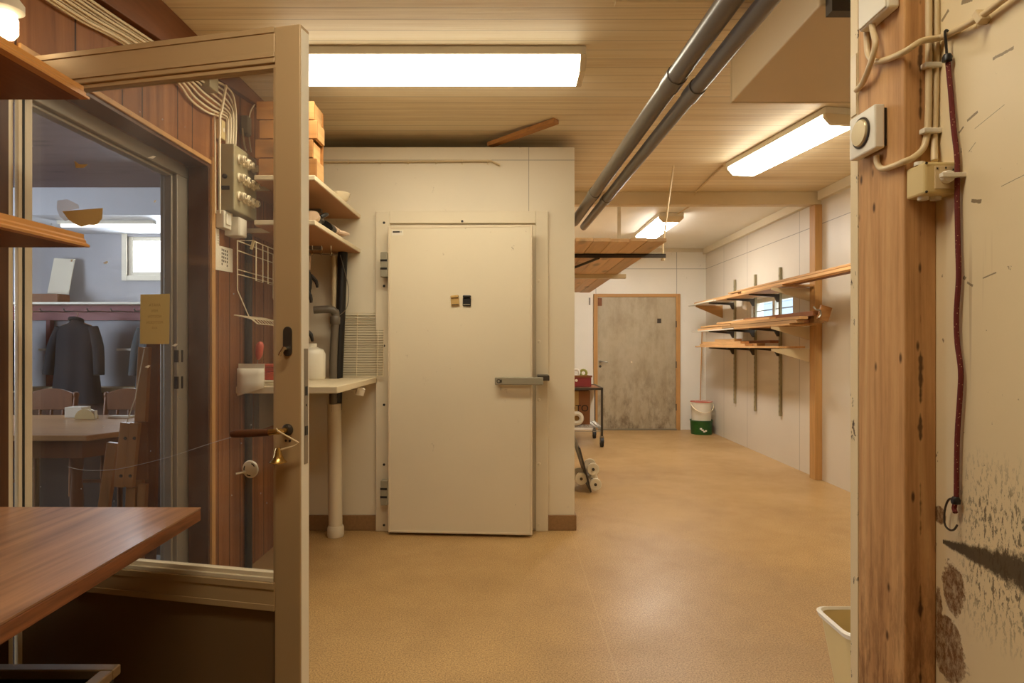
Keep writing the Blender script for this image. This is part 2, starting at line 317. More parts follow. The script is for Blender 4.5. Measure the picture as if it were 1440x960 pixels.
# ------------------------------------------------------------------ mesh builder
OFF = {}
class B:
    def __init__(s): s.bm = bmesh.new()
    def face(s, vs):
        try: return s.bm.faces.new(vs)
        except ValueError: return None
    def hexa(s, p):
        v = [s.bm.verts.new(q) for q in p]
        for f in ((3, 2, 1, 0), (4, 5, 6, 7), (0, 1, 5, 4), (1, 2, 6, 5), (2, 3, 7, 6), (3, 0, 4, 7)): s.face([v[i] for i in f])
        return s
    def box(s, x0, x1, y0, y1, z0, z1):
        x0, x1 = min(x0, x1), max(x0, x1); y0, y1 = min(y0, y1), max(y0, y1); z0, z1 = min(z0, z1), max(z0, z1)
        return s.hexa([(x0, y0, z0), (x1, y0, z0), (x1, y1, z0), (x0, y1, z0), (x0, y0, z1), (x1, y0, z1), (x1, y1, z1), (x0, y1, z1)])
    def obox(s, c, d, rot=(0, 0, 0)):
        R = Euler(rot).to_matrix(); c = Vector(c); h = [q / 2 for q in d]
        pts = [(-1, -1, -1), (1, -1, -1), (1, 1, -1), (-1, 1, -1), (-1, -1, 1), (1, -1, 1), (1, 1, 1), (-1, 1, 1)]
        return s.hexa([c + R @ Vector((a * h[0], b * h[1], e * h[2])) for a, b, e in pts])
    def fbox(s, fn, u0, u1, v0, v1, w0, w1):       # box in a local frame fn(u, v, w)
        return s.hexa([fn(*q) for q in ((u0, v0, w0), (u1, v0, w0), (u1, v1, w0), (u0, v1, w0), (u0, v0, w1), (u1, v0, w1), (u1, v1, w1), (u0, v1, w1))])
    def beam(s, p0, p1, w, h, up=(0, 0, 1)):
        p0, p1 = Vector(p0), Vector(p1); d = (p1 - p0).normalized(); a = d.cross(Vector(up))
        if a.length < 1e-4: a = d.cross(Vector((0, 1, 0)))
        a.normalize(); b = a.cross(d).normalized(); a *= w / 2; b *= h / 2
        return s.hexa([p0 - a - b, p0 + a - b, p1 + a - b, p1 - a - b, p0 - a + b, p0 + a + b, p1 + a + b, p1 - a + b])
    def ring_skin(s, rings, closed=False, cap=True):
        R = [[s.bm.verts.new(p) for p in r] for r in rings]; n = len(R[0])
        pairs = list(zip(R, R[1:])) + ([(R[-1], R[0])] if closed else [])
        for a, b in pairs:
            for i in range(n): s.face([a[i], a[(i + 1) % n], b[(i + 1) % n], b[i]])
        if cap and not closed: s.face(R[0][::-1]); s.face(R[-1])
        return s
    def tube(s, pts, r, seg=8, closed=False, smooth_n=0):
        pts = [Vector(p) for p in pts]
        if smooth_n: pts = catmull(pts, smooth_n)
        rr = r if isinstance(r, (list, tuple)) else None
        n = len(pts); rings = []; prev = None
        for i, p in enumerate(pts):
            if closed: d = (pts[(i + 1) % n] - pts[i - 1])
            else: d = pts[min(i + 1, n - 1)] - pts[max(i - 1, 0)]
            d.normalize()
            if prev is None:
                a = d.cross(Vector((0, 0, 1)));
                if a.length < .05: a = d.cross(Vector((0, 1, 0)))
            else:
                a = prev - d * prev.dot(d)
            a.normalize(); prev = a; b = d.cross(a)
            q = rr[min(int(i * len(rr) / n), len(rr) - 1)] if rr else r
            if rr and len(rr) > 1:
                f_ = i / (n - 1) * (len(rr) - 1); k = min(int(f_), len(rr) - 2); q = rr[k] + (rr[k + 1] - rr[k]) * (f_ - k)
            rings.append([p + a * math.cos(2 * PI * j / seg) * q + b * math.sin(2 * PI * j / seg) * q for j in range(seg)])
        return s.ring_skin(rings, closed)
    def cyl(s, p0, p1, r, seg=20, r1=None): 
        return s.tube([p0, p1], [r, r if r1 is None else r1], seg)
    def loft(s, secs, seg=20, cap=True):           # secs: (cx, cy, z, rx, ry)
        return s.ring_skin([[Vector((cx + rx * math.cos(2 * PI * j / seg), cy + ry * math.sin(2 * PI * j / seg), z)) for j in range(seg)] for cx, cy, z, rx, ry in secs], cap=cap)
    def lathe(s, prof, c=(0, 0, 0), axis=(0, 0, 1), seg=24):
        q = Vector((0, 0, 1)).rotation_difference(Vector(axis)).to_matrix(); c = Vector(c)
        return s.ring_skin([[c + q @ Vector((max(r, 1e-4) * math.cos(2 * PI * j / seg), max(r, 1e-4) * math.sin(2 * PI * j / seg), z)) for j in range(seg)] for r, z in prof])
    def ringt(s, c, R, r, axis=(0, 0, 1), seg=24, sub=8):
        q = Vector((0, 0, 1)).rotation_difference(Vector(axis)).to_matrix(); c = Vector(c)
        return s.tube([c + q @ Vector((R * math.cos(2 * PI * i / seg), R * math.sin(2 * PI * i / seg), 0)) for i in range(seg)], r, sub, True)
    def poly(s, pts, ext):                          # planar polygon pts (3D) extruded by vector ext
        ext = Vector(ext); a = [s.bm.verts.new(Vector(p)) for p in pts]; b = [s.bm.verts.new(Vector(p) + ext) for p in pts]; n = len(a)
        s.face(a[::-1]); s.face(b)
        for i in range(n): s.face([a[i], a[(i + 1) % n], b[(i + 1) % n], b[i]])
        return s
    def build(s, name, mat, parent=None, bevel=0.0, smooth=False, kind=None, mats=None):
        me = bpy.data.meshes.new(name)
        off = OFF.get(parent.name, Vector()) if parent else Vector()
        bmesh.ops.translate(s.bm, verts=s.bm.verts, vec=-off)
        bmesh.ops.recalc_face_normals(s.bm, faces=s.bm.faces)
        s.bm.to_mesh(me); s.bm.free()
        o = bpy.data.objects.new(name, me); COL.objects.link(o)
        me.materials.append(M[mat] if isinstance(mat, str) else mat)
        if parent: o.parent = parent
        OFF[o.name] = off
        if smooth:
            for p in me.polygons: p.use_smooth = True
            try: me.set_sharp_from_angle(angle=math.radians(40))
            except Exception: pass
        if bevel:
            m = o.modifiers.new('soft_edges', 'BEVEL'); m.width = bevel; m.segments = 2; m.limit_method = 'ANGLE'; m.angle_limit = math.radians(40)
        if kind: o['kind'] = kind
        return o
def catmull(p, n):
    out = []
    for i in range(len(p) - 1):
        a, b, c, d = p[max(i - 1, 0)], p[i], p[i + 1], p[min(i + 2, len(p) - 1)]
        for k in range(n):
            t = k / n
            out.append(.5 * ((2 * b) + (c - a) * t + (2 * a - 5 * b + 4 * c - d) * t * t + (3 * b - a - 3 * c + d) * t ** 3))
    out.append(p[-1]); return out
def arc(c, r, a0, a1, n, ex, ey):
    c, ex, ey = Vector(c), Vector(ex), Vector(ey)
    return [c + ex * r * math.cos(a0 + (a1 - a0) * i / n) + ey * r * math.sin(a0 + (a1 - a0) * i / n) for i in range(n + 1)]
def tag(o, label, cat, group=None, kind=None):
    o['label'] = label; o['category'] = cat
    if group: o['group'] = group
    if kind: o['kind'] = kind
    return o
def thing(name, label, cat, loc=(0, 0, 0), group=None, kind=None):
    o = bpy.data.objects.new(name, None); COL.objects.link(o); o.location = loc; o.empty_display_size = .1
    OFF[o.name] = Vector(loc)
    return tag(o, label, cat, group, kind)
def solo(b, name, mat, label, cat, loc=None, group=None, **kw):   # a thing that is one mesh, origin at its base
    off = Vector(loc) if loc is not None else Vector()
    bmesh.ops.translate(b.bm, verts=b.bm.verts, vec=-off)
    o = b.build(name, mat, None, **kw); o.location = off; OFF[o.name] = off
    return tag(o, label, cat, group)
def dup(root, loc, rotz=0.0, label=None):
    r = root.copy(); COL.objects.link(r); r.location = loc; r.rotation_euler = (0, 0, rotz)
    if label: r['label'] = label
    for ch in root.children:
        c = ch.copy(); COL.objects.link(c); c.parent = r
        for g in ch.children:
            d = g.copy(); COL.objects.link(d); d.parent = c
    return r
def struct(b, name, mat, label, cat, **kw):
    return tag(b.build(name, mat, **kw), label, cat, kind='structure')
def textmesh(s, size, fn, depth=.0006):
    cu = bpy.data.curves.new('lettering', 'FONT'); cu.body = s; cu.size = size; cu.align_x = 'CENTER'; cu.align_y = 'CENTER'
    o = bpy.data.objects.new('lettering', cu); COL.objects.link(o)
    me = bpy.data.meshes.new_from_object(o.evaluated_get(bpy.context.evaluated_depsgraph_get()))
    b = B()
    for p in me.polygons:
        b.poly([fn(me.vertices[i].co.x, me.vertices[i].co.y, 0) for i in p.vertices], fn(0, 0, depth) - fn(0, 0, 0))
    bpy.data.objects.remove(o); bpy.data.meshes.remove(me); bpy.data.curves.remove(cu)
    return b

# ------------------------------------------------------------------ the setting
CZ = 2.78; LW = -1.53; RW = 3.0; FW = 9.39; KY = 4.3; KX = .45
struct(B().box(LW - .19, RW + .2, -1.9, FW + .2, -.1, 0), 'floor', 'floor', 'tan speckled linoleum floor of the storage room', 'floor')
struct(B().box(-7.2, LW - .19, -.6, 8.0, -.1, 0), 'floor_dining', 'dfloor', 'dark wooden floor of the dining room beyond the glass door', 'floor')
struct(B().box(LW - .19, RW + .2, -1.9, 5.95, CZ, CZ + .1), 'ceiling', 'ceil', 'tan painted tongue and groove board ceiling', 'ceiling')
struct(B().box(LW - .19, RW + .2, 5.95, FW + .2, CZ, CZ + .1), 'ceiling_far', 'ceil_lit', 'painted ceiling beyond the beam, coloured whiter as if more brightly lit', 'ceiling')
b = B().box(LW - .19, LW, -1.9, 1.80, 0, CZ).box(LW - .19, LW, 1.80, 3.11, 2.217, CZ).box(LW - .19, LW, 3.11, KY, 0, CZ)
struct(b, 'wall_left', 'panel', 'brown wood panelled wall with vertical grooves and a doorway', 'wall')
struct(B().box(LW - .19, RW + .2, FW, FW + .15, 0, CZ), 'wall_back', 'wall', 'cream sheet panelled wall at the far end of the room', 'wall')
wy0, wy1, wz0, wz1 = 6.5, 7.62, 1.5, 1.86
b = B().box(RW, RW + .15, 1.2, wy0, 0, CZ).box(RW, RW + .15, wy1, FW, 0, CZ).box(RW, RW + .15, wy0, wy1, 0, wz0).box(RW, RW + .15, wy0, wy1, wz1, CZ)
struct(b, 'wall_right', 'wall_r', 'cream panelled wall carrying the timber shelves and a low window', 'wall')
struct(B().box(LW - .19, 1.2, -2.0, -1.9, 0, CZ), 'wall_front', 'cream', 'cream wall behind the entrance', 'wall')
struct(B().box(.796, .94, -1.9, 1.296, 0, CZ), 'wall_partition', 'battered', 'battered cream wall panel with dark scuffs beside the timber post', 'wall')
struct(B().box(.736, .94, 1.296, 1.324, 0, CZ), 'trim_partition', 'chipped', 'narrow chipped white panel edge behind the timber post', 'trim')
struct(B().box(.94, RW + .15, 1.2, 1.322, 0, CZ), 'wall_entrance', 'cream', 'cream partition wall returning behind the battered panel', 'wall')
# walk-in cold room shell
b = B().box(LW, KX, KY, KY + .1, 0, 2.69).box(KX - .1, KX, KY + .1, FW, 0, 2.69).box(LW, KX, KY + .1, FW, 2.59, 2.69)
struct(b, 'wall_cold_room', 'cold', 'cream panelled front of the walk-in cold room', 'wall')
struct(B().box(LW - .19, LW, KY, FW + .15, 0, CZ), 'wall_left_rear', 'cream', 'wall behind the cold room', 'wall')
b = B().box(LW, -.945, KY - .015, KY, 0, .108).box(.262, KX, KY - .015, KY, 0, .108).box(KX, KX + .012, KY - .015, FW, 0, .108)
struct(b, 'baseboard_cold_room', 'skirting', 'brown speckled skirting strip along the cold room wall', 'baseboard', bevel=.004)
struct(B().box(KX, RW, 5.9, 6.0, 2.655, CZ), 'beam', 'beam', 'painted ceiling beam crossing the room', 'beam', bevel=.006)
struct(B().box(RW - .05, RW, 1.33, 5.88, 2.69, CZ).box(RW - .05, RW, 6.0, FW, 2.69, CZ), 'trim_right', 'cream', 'cream cornice along the right wall', 'trim', bevel=.004)
struct(B().box(KX, RW - .05, FW - .025, FW, 2.725, CZ), 'trim_back', 'cream', 'cream cornice along the far wall', 'trim', bevel=.004)
struct(B().poly([(LW, 1.7, 2.50), (LW, 3.75, 2.735), (LW, 3.75, CZ), (LW, 1.7, CZ)], (.035, 0, 0)), 'trim_left', 'trim_wood', 'brown wooden trim between the panelled wall and the ceiling', 'trim', bevel=.004)
struct(B().box(KX, 1.6, 2.62, 2.66, CZ - .012, CZ), 'trim_ceiling', 'ceil', 'thin batten across the board ceiling', 'trim', bevel=.003)
# doorway frame in the panelled wall
b = B().box(LW - .10, LW, 3.095, 3.109, 0, 2.216).box(LW - .10, LW, 1.80, 3.095, 2.202, 2.216)
struct(b, 'trim_reveal', 'dark_wood', 'dark brown lining of the dining doorway', 'trim')
struct(B().box(LW - .002, LW + .012, 3.111, 3.15, 0, 2.26).box(LW - .002, LW + .008, 1.9, 3.15, 2.218, 2.24), 'trim_casing', 'frame_wood', 'narrow honey coloured casing beside the dining doorway', 'trim', bevel=.003)
jf = thing('trim_door_frame', 'grey metal frame of the dining doorway', 'door frame', kind='structure')
B().box(LW - .19, LW - .105, 3.0, 3.11, 0, 2.14).box(LW - .165, LW - .125, 2.985, 3.0, 0, 2.14).box(LW - .19, LW - .105, 1.80, 3.11, 2.14, 2.2).box(LW - .165, LW - .125, 1.80, 3.0, 2.125, 2.14).build('frame_bar', 'alu_grey', jf, bevel=.004)
for zz in (1.245, 1.115): B().box(LW - .12, LW - .104, 2.9985, 3.012, zz - .03, zz + .03).box(LW - .1045, LW - .103, 3.035, 3.05, zz - .03, zz + .03).build('strike_slot', 'black', jf)
jb = thing('trim_jamb', 'light metal hinge jamb of the open glazed door', 'door frame', kind='structure')
B().box(-1.60, -1.527, 1.845, 1.878, 0, 2.2).build('jamb_bar', 'alu_light', jb, bevel=.002)
B().box(-1.53, -1.512, 1.78, 1.842, 0, 2.2).build('jamb_lining', 'dark_wood', jb)

# ------------------------------------------------------------------ glazed door standing open
H = Vector((-1.53, 1.885, 0)); dd = Vector((.977, -.213, 0)).normalized(); nn = Vector((dd.y, -dd.x, 0))
def D(u, v, w): return H + dd * u + nn * v + Vector((0, 0, w))
def fD(px, py, v=0.0):        # photo reading -> point on the door's plane
    k = (px - CX) / F; P0 = H + nn * v
    u = (k * P0.y - P0.x) / (dd.x - k * dd.y); p = P0 + dd * u
    return u, CH - (py - CY) / F * p.y
W = .976; T = .045; ZT = 2.181
dr = thing('door_3', 'open bronze aluminium door with a large glass pane, brass bell on its lever', 'door', kind='structure')
def prof(u0, u1, z0, z1, nm, mat='alu', lip=None):
    b = B().fbox(D, u0, u1, -T, 0, z0, z1)
    if lip: b.fbox(D, *lip)
    return b.build(nm, mat, dr, bevel=.0025)
prof(.897, W, .015, ZT, 'stile')
prof(.0, .016, .015, ZT, 'stile', 'alu_light')
B().fbox(D, .016, .0175, -.019, -.012, .64, 2.08).build('gasket', 'rubber', dr)
prof(.016, .897, 2.083, ZT, 'top_rail')
prof(.016, .897, .563, .64, 'middle_rail')
prof(.016, .897, .015, .11, 'bottom_rail')
b = B()
for u0, u1, z0, z1 in ((.016, .897, 2.070, 2.083), (.889, .897, .64, 2.07)): b.fbox(D, u0, u1, -.034, -.006, z0, z1)
b.build('glazing_bead', 'alu', dr, bevel=.001)
B().fbox(D, .016, .889, -.036, -.004, .64, .652).fbox(D, .016, .889, -.032, -.012, .652, .664).build('sill_bead', 'alu_light', dr, bevel=.0015)
b = B().fbox(D, .016, .897, 0, .003, 2.165, 2.181).fbox(D, .016, .897, 0, .003, 2.098, 2.112).fbox(D, .016, .897, 0, .003, .622, .64).fbox(D, .016, .897, 0, .003, .563, .58)
b.build('rail_rib', 'alu', dr, bevel=.001)
B().fbox(D, .018, .895, -.025, -.019, .652, 2.078).build('glass_pane', 'glass', dr)
B().fbox(D, .014, .9, -.032, -.012, .1, .565).build('bottom_panel', 'alu_dark', dr)
B().fbox(D, W, W + .0015, -T + .004, -.004, .02, 2.17).build('lit_edge_strip', 'paper', dr)  # thin near-white skin so the door's end face looks lit
ep = B().fbox(D, W + .0015, W + .003, -.034, -.016, .97, 1.29).build('lock_faceplate', 'steel', dr)
B().fbox(D, W + .003, W + .0045, -.030, -.02, 1.16, 1.185).fbox(D, W + .003, W + .005, -.031, -.019, 1.05, 1.075).fbox(D, W + .003, W + .004, -.027, -.023, 1.13, 1.136).build('latch', 'black', ep)
# escutcheon with thumb turn
u0, z0 = fD(397, 459); u1, z1 = fD(413, 501); uc = (u0 + u1) / 2
def oval(uc, zc, hw, hh, n=8):
    pts = []
    for k in range(2 * n): 
        a = PI * k / (n - 1) if k < n else PI + PI * (k - n) / (n - 1)
        off = hh - hw if k < n else -(hh - hw)
        pts.append((uc + hw * math.cos(a), zc + off + hw * math.sin(a)))
    return pts
pl = B().poly([D(u, .0, z) for u, z in oval(uc, (z0 + z1) / 2, .0135, .041)], nn * .004).build('lock_plate', 'dark_steel', dr, bevel=.001)
B().tube([D(uc, .004, 1.29), D(uc, .022, 1.29)], .006, 10).tube([D(uc + .004, .022, 1.296), D(uc - .006, .024, 1.28), D(uc - .011, .022, 1.272)], .005, 8).build('thumb_turn', 'chrome', pl, smooth=True)
# lever
uh, zh = fD(405, 604)
B().lathe([(.0, 0), (.016, 0), (.016, .005), (.011, .008), (.011, .012), (0, .012)], D(uh, 0, zh), nn, 20).build('rose', 'dark_steel', dr, smooth=True)
lv = B().tube([D(uh, .01, zh), D(uh, .036, zh), D(uh - .008, .042, zh), D(uh - .03, .044, zh - .002)], [.0075, .0075, .0075, .009], 12, smooth_n=4).build('lever_neck', 'brass', dr, smooth=True)
B().tube([D(uh - .028, .044, zh - .002), D(uh - .055, .045, zh - .004), D(uh - .13, .045, zh - .009), D(uh - .142, .045, zh - .010)], [.0095, .0105, .0115, .009], 12).build('lever_grip', 'dark_wood', lv, smooth=True)
for du in (-.006, .006): B().tube([D(uh + du, 0, zh - .03), D(uh + du, .0015, zh - .03)], .0035, 10).build('screw_hole', 'black', dr)
sc_pts = [fD(px_, py_, -.0185) for px_, py_ in ((352, 607), (300, 622), (245, 640), (200, 652), (160, 660), (120, 661), (95, 656))]
B().tube([D(a_, -.0185, b_) for a_, b_ in sc_pts], .0005, 5, smooth_n=4).build('scratch', 'tape', dr)
# bell on its cord
ub, zb = fD(400, 637)
bell = thing('brass_bell', 'small brass bell hanging by a cord from the glazed door lever', 'bell', D(ub, .035, zb - .02))
B().lathe([(.0, .02), (.006, .02), (.008, .014), (.011, .0), (.016, -.012), (.024, -.019), (.023, -.0205), (.014, -.011), (.008, .006), (0, .012)], D(ub, .03, zb), (0, 0, 1), 24).build('bell_body', 'brass', bell, smooth=True)
B().lathe([(0, -.016), (.004, -.018), (.005, -.022), (.003, -.026), (0, -.027)], D(ub, .03, zb), (0, 0, 1), 12).build('clapper', 'brass', bell, smooth=True)
p = [fD(*q) for q in ((403, 599), (434, 620), (426, 625), (401, 630))]
B().tube([D(p[0][0], .048, p[0][1]), D(p[0][0] + .006, .050, p[0][1] - .006), D(p[1][0] - .012, .03, p[1][1]), D(p[2][0] - .01, .03, p[2][1]), D(p[3][0], .03, p[3][1]), D(p[3][0], .03, zb + .02)], .0022, 6).build('cord', 'conduit', bell, smooth=True)
# things stuck on the glass
gv = -.025 - .0012
def onglass(px, py): u, z = fD(px, py, -.019); return u, z
def sheet_on(pts, name, mat, label, cat, v=-.0185, th=.0007):
    uz = [onglass(*q) for q in pts]
    c = uz[0]
    return solo(B().poly([D(u, v, z) for u, z in uz], nn * th), name, mat, label, cat, D(c[0], v, c[1]))
nt = thing('paper_notice', 'yellowed paper notice with faint mirrored print on the door glass', 'notice', D(.5, gv, 1.30))
uz = [onglass(*q) for q in ((198, 414), (239, 413), (238, 483.5), (197, 483.5))]
B().poly([D(u, -.0185, z) for u, z in uz], nn * .0006).build('sheet', 'notice', nt)
for s_, py_, sz in (('AVATA', 429, .0125), ('HEN', 437, .011), ('NOSTON', 445, .011), ('MOTTOON', 453.5, .011), ('AVA', 461, .010)):
    uc_, zc_ = onglass(218, py_)
    textmesh(s_, sz, lambda x, y, w, a=uc_, c=zc_: D(a - x, -.0179 + w, c + y), .0003).build('lettering', 'faint', nt)
pts = [(88, 297), (145, 292.5), (144, 307), (138, 315)] + [(132, 316.5), (125, 316), (115, 319), (106, 315), (97, 309)]
sheet_on(pts, 'torn_sticker', 'tan', 'torn half round tan paper stuck on the door glass', 'sticker')
pts = [(81, 282), (95, 280), (111, 288), (112, 293), (90, 297), (97, 309), (92, 311), (84, 304), (80, 294)]
sheet_on(pts, 'tape_residue', 'tape', 'clear peeling tape above the torn tan paper on the glass', 'sticker', v=-.0188)
sheet_on([(105, 226), (112, 231), (124, 231), (118, 236), (107, 236)], 'paper_scrap', 'tan', 'small curled tan scrap near the top of the door glass', 'paper scrap')
for i, (x_, y_, w_) in enumerate(((214, 221, 6), (149, 369, 4), (218, 283, 2), (246, 485, 4), (101, 366, 2), (208, 515, 4))):
    sheet_on([(x_ - w_, y_ + 1), (x_ + w_ * .3, y_ - 2), (x_ + w_, y_ - 1), (x_ + w_ * .2, y_ + 2)], 'tape_scrap', 'paper', ['white tape scrap on the glass below the doorway head', 'small white fleck on the glass by the dining window', 'thin pale fleck on the glass under the white soffit', 'white fleck on the glass beside the yellowed notice', 'tiny pale fleck on the glass above the leaning white board', 'white fleck on the glass below the yellowed notice'][i], 'tape scrap')
u_, z_ = fD(347, 661)
ds = thing('glass_disc', 'round white slotted disc with a peg stuck on the door glass', 'disc', D(u_, -.018, z_ - .03))
B().lathe([(0, 0), (.024, 0), (.025, .003), (.023, .006), (0, .006)], D(u_, -.0185, z_), nn, 28).build('face', 'white', ds, smooth=True)
for a_ in (.5, 2.6, 4.2):
    B().poly([D(u_ + r_ * math.cos(a), -.0122, z_ + r_ * math.sin(a)) for r_, rng in ((.019, range(5)), (.016, range(4, -1, -1))) for a in [a_ + k * .18 for k in rng]], nn * .0005).build('slot', 'ink', ds)
B().tube([D(u_ - .012, -.012, z_ - .008), D(u_ - .03, .006, z_ - .010)], .0028, 8).build('peg', 'white', ds, smooth=True)

# ------------------------------------------------------------------ cold room door
k1 = thing('door_1', 'large cream insulated cold room door with bar handle and two magnetic clips', 'door', kind='structure')
b = B().box(-.942, -.845, KY - .032, KY, .0, 2.235).box(.175, .262, KY - .032, KY, .0, 2.235).box(-.845, .175, KY - .032, KY, 2.15, 2.235)
b.build('door_surround', 'cream', k1, bevel=.004)
B().box(-.845, .175, KY - .012, KY, .02, 2.15).build('door_recess', 'cream', k1)
LH = Vector((-.838, KY - .115, 0)); ld = Vector((1, -.066, 0)).normalized(); ln = Vector((ld.y, -ld.x, 0))
def L(u, v, w): return LH + ld * u + ln * v + Vector((0, 0, w))
LWD = .985
lf = B().fbox(L, .012, LWD - .012, -.075, .0, .032, 2.098).build('door_leaf', 'door_white', k1)
b = B().fbox(L, 0, .014, -.08, .003, .02, 2.11).fbox(L, LWD - .014, LWD, -.08, .003, .02, 2.11).fbox(L, .014, LWD - .014, -.08, .003, .02, .034).fbox(L, .014, LWD - .014, -.08, .003, 2.096, 2.11)
b.build('leaf_edging', 'alu_light', k1, bevel=.002)
B().fbox(L, .01, LWD - .01, -.083, -.08, .018, .03).build('gasket', 'rubber', k1)
for zc in (1.85, .29):
    hb = B().fbox(L, -.05, -.002, -.05, .012, zc - .085, zc + .085).build('hinge', 'greyplastic', k1, bevel=.004)
    for s_ in (-.028, .028): B().fbox(L, -.051, -.004, -.03, .0135, zc + s_ - .007, zc + s_ + .007).build('hinge_gap', 'black', hb)
hd = B().fbox(L, .738, 1.06, .028, .058, 1.035, 1.085).fbox(L, .75, .80, 0, .03, 1.04, 1.08).build('bar_handle', 'greyplastic', k1, bevel=.005)
B().ringt(L(.764, .0585, 1.06), .011, .003, ln, 20, 6).fbox(L, .773, .785, .058, .060, 1.05, 1.07).build('keyhole', 'dark_steel', hd)
B().box(.185, .262, KY - .19, KY - .03, 1.06, 1.095).build('catch', 'dark_steel', k1, bevel=.003)
for y_ in (313, 402, 486, 569, 653, 738): 
    p = pY(540, y_, KY - .032); B().lathe([(0, 0), (.009, 0), (.008, .003), (0, .003)], p, (0, -1, 0), 12).build('screw_head', 'black', k1)
p = pY(650, 311, KY - .032); B().lathe([(0, 0), (.009, 0), (.008, .003), (0, .003)], p, (0, -1, 0), 12).build('screw_head', 'black', k1)
for y_ in (395, 480, 562, 652, 738):
    p = pY(758, y_, KY - .032); B().lathe([(0, 0), (.011, 0), (.009, .004), (0, .005)], p, (0, -1, 0), 14).build('screw_cap', 'cream', k1, smooth=True)
B().fbox(L, .025, .105, 0, .0012, 2.05, 2.085).build('maker_plate', 'paper', k1)
B().fbox(L, .032, .082, .0012, .002, 2.068, 2.078).fbox(L, .088, .092, .0012, .002, 2.068, 2.078).build('plate_print', 'ink', k1)
def clip(px, py, name, mat, label, rz):
    X = (px - CX) / F * 4.1; u = (X - LH.x) / ld.x; z = CH - (py - CY) / F * 4.1
    t = thing(name, label, 'magnet clip', L(u, 0, z - .04))
    def R(a, v, c): return L(u + a * math.cos(rz) - c * math.sin(rz), v, z + a * math.sin(rz) + c * math.cos(rz))
    B().fbox(R, -.028, .028, .001, .012, -.036, .018).build('clip_body', mat, t, bevel=.004)
    B().fbox(R, -.027, .027, .001, .022, .02, .036).build('grip', mat, t, bevel=.004)
    B().fbox(R, -.024, .024, .012, .014, -.03, -.024).build('line', 'ink' if mat != 'black' else 'greyplastic', t)
clip(639, 422, 'magnet_clip', 'tan', 'tan magnetic clip on the cold room door', .08)
clip(656, 422, 'magnet_clip', 'black', 'black magnetic clip on the cold room door', -.02)

# hook rail on the cold room wall, loose batten on top
hr = thing('hook_rail', 'thin cream pipe with small hooks high on the cold room wall', 'hook rail', (-.7, KY, 2.55))
B().tube([pY(452, 227.5, KY - .02), pY(690, 226, KY - .02), pY(703, 232, KY - .02)], .007, 8).build('rail', 'beam', hr, smooth=True)
for x_ in (490, 535, 574, 613, 650, 686):
    q = pY(x_, 227, KY - .02); B().tube([q + Vector((0, .02, .012)), q + Vector((0, -.009, .010)), q + Vector((0, -.009, -.012)), q + Vector((0, .003, -.018))], .003, 6).build('hook', 'beam', hr)
solo(B().beam((-.15, 4.36, 2.725), (.30, 4.0, 2.765), .055, .028), 'wooden_batten', 'pine_x', 'loose pine batten sticking out over the cold room top', 'batten', (-.15, 4.36, 2.70), bevel=.002)

# ------------------------------------------------------------------ far door
k2 = thing('door_2', 'stained grey door with pine frame at the far end', 'door', kind='structure')
fx0, fx1 = 1.272, 2.60
B().box(fx0, fx0 + .062, FW - .03, FW, 0, 2.085).box(fx1 - .066, fx1, FW - .03, FW, 0, 2.085).build('door_frame', 'frame_wood', k2, bevel=.004)
B().box(fx0 + .062, fx1 - .066, FW - .03, FW, 2.035, 2.085).build('door_head', 'frame_wood_x', k2, bevel=.004)
B().box(fx0 + .064, fx1 - .068, FW - .018, FW, .02, 2.033).build('door_leaf', 'fardoor', k2)
B().box(fx0 + .06, fx1 - .06, FW - .05, FW, 0, .02).build('threshold', 'steel', k2)
q = pY(844, 508, FW - .02)
B().lathe([(0, 0), (.02, 0), (.02, .006), (.011, .009), (.011, .03), (0, .03)], q, (0, -1, 0), 16).tube([q + Vector((0, -.03, 0)), q + Vector((.05, -.05, 0)), q + Vector((.11, -.05, -.01))], .009, 8).build('lever_handle', 'steel', k2, smooth=True)
q = pY(844, 515, FW - .02); B().lathe([(0, 0), (.02, 0), (.018, .005), (0, .006)], q, (0, -1, 0), 16).build('key_rose', 'dark_steel', k2)
q = pY(888, 509, FW - .02); B().lathe([(0, 0), (.014, 0), (.012, .008), (0, .01)], q, (0, -1, 0), 14).build('spy_hole', 'porcelain', k2)
q = pY(927, 451, FW - .02); B().box(q.x - .03, q.x + .03, q.y - .004, q.y + .003, q.z - .035, q.z + .035).build('small_plaque', 'dark_steel', k2)
B().box(1.335, 1.40, FW - .022, FW - .0175, 1.90, 2.02).build('closer_label', 'redwood', k2)
for zz in (1.62, 1.0, .35): B().cyl((fx1 - .064, FW - .028, zz - .05), (fx1 - .064, FW - .028, zz + .05), .008, 10).build('hinge', 'dark_steel', k2)
wk = thing('wall_hook', 'small metal coat hook on the wall beside the far door', 'hook', pY(829, 430, FW))
q = pY(829, 424, FW); B().box(q.x - .012, q.x + .012, FW - .006, FW - .001, q.z - .05, q.z + .06).build('back_plate', 'steel', wk)
B().tube([q + Vector((0, -.005, .02)), q + Vector((0, -.05, .02)), q + Vector((0, -.06, .05))], .005, 6).build('prong', 'steel', wk)
B().tube([q + Vector((0, -.005, -.03)), q + Vector((0, -.03, -.05)), q + Vector((0, -.04, -.03))], .005, 6).build('prong', 'steel', wk)

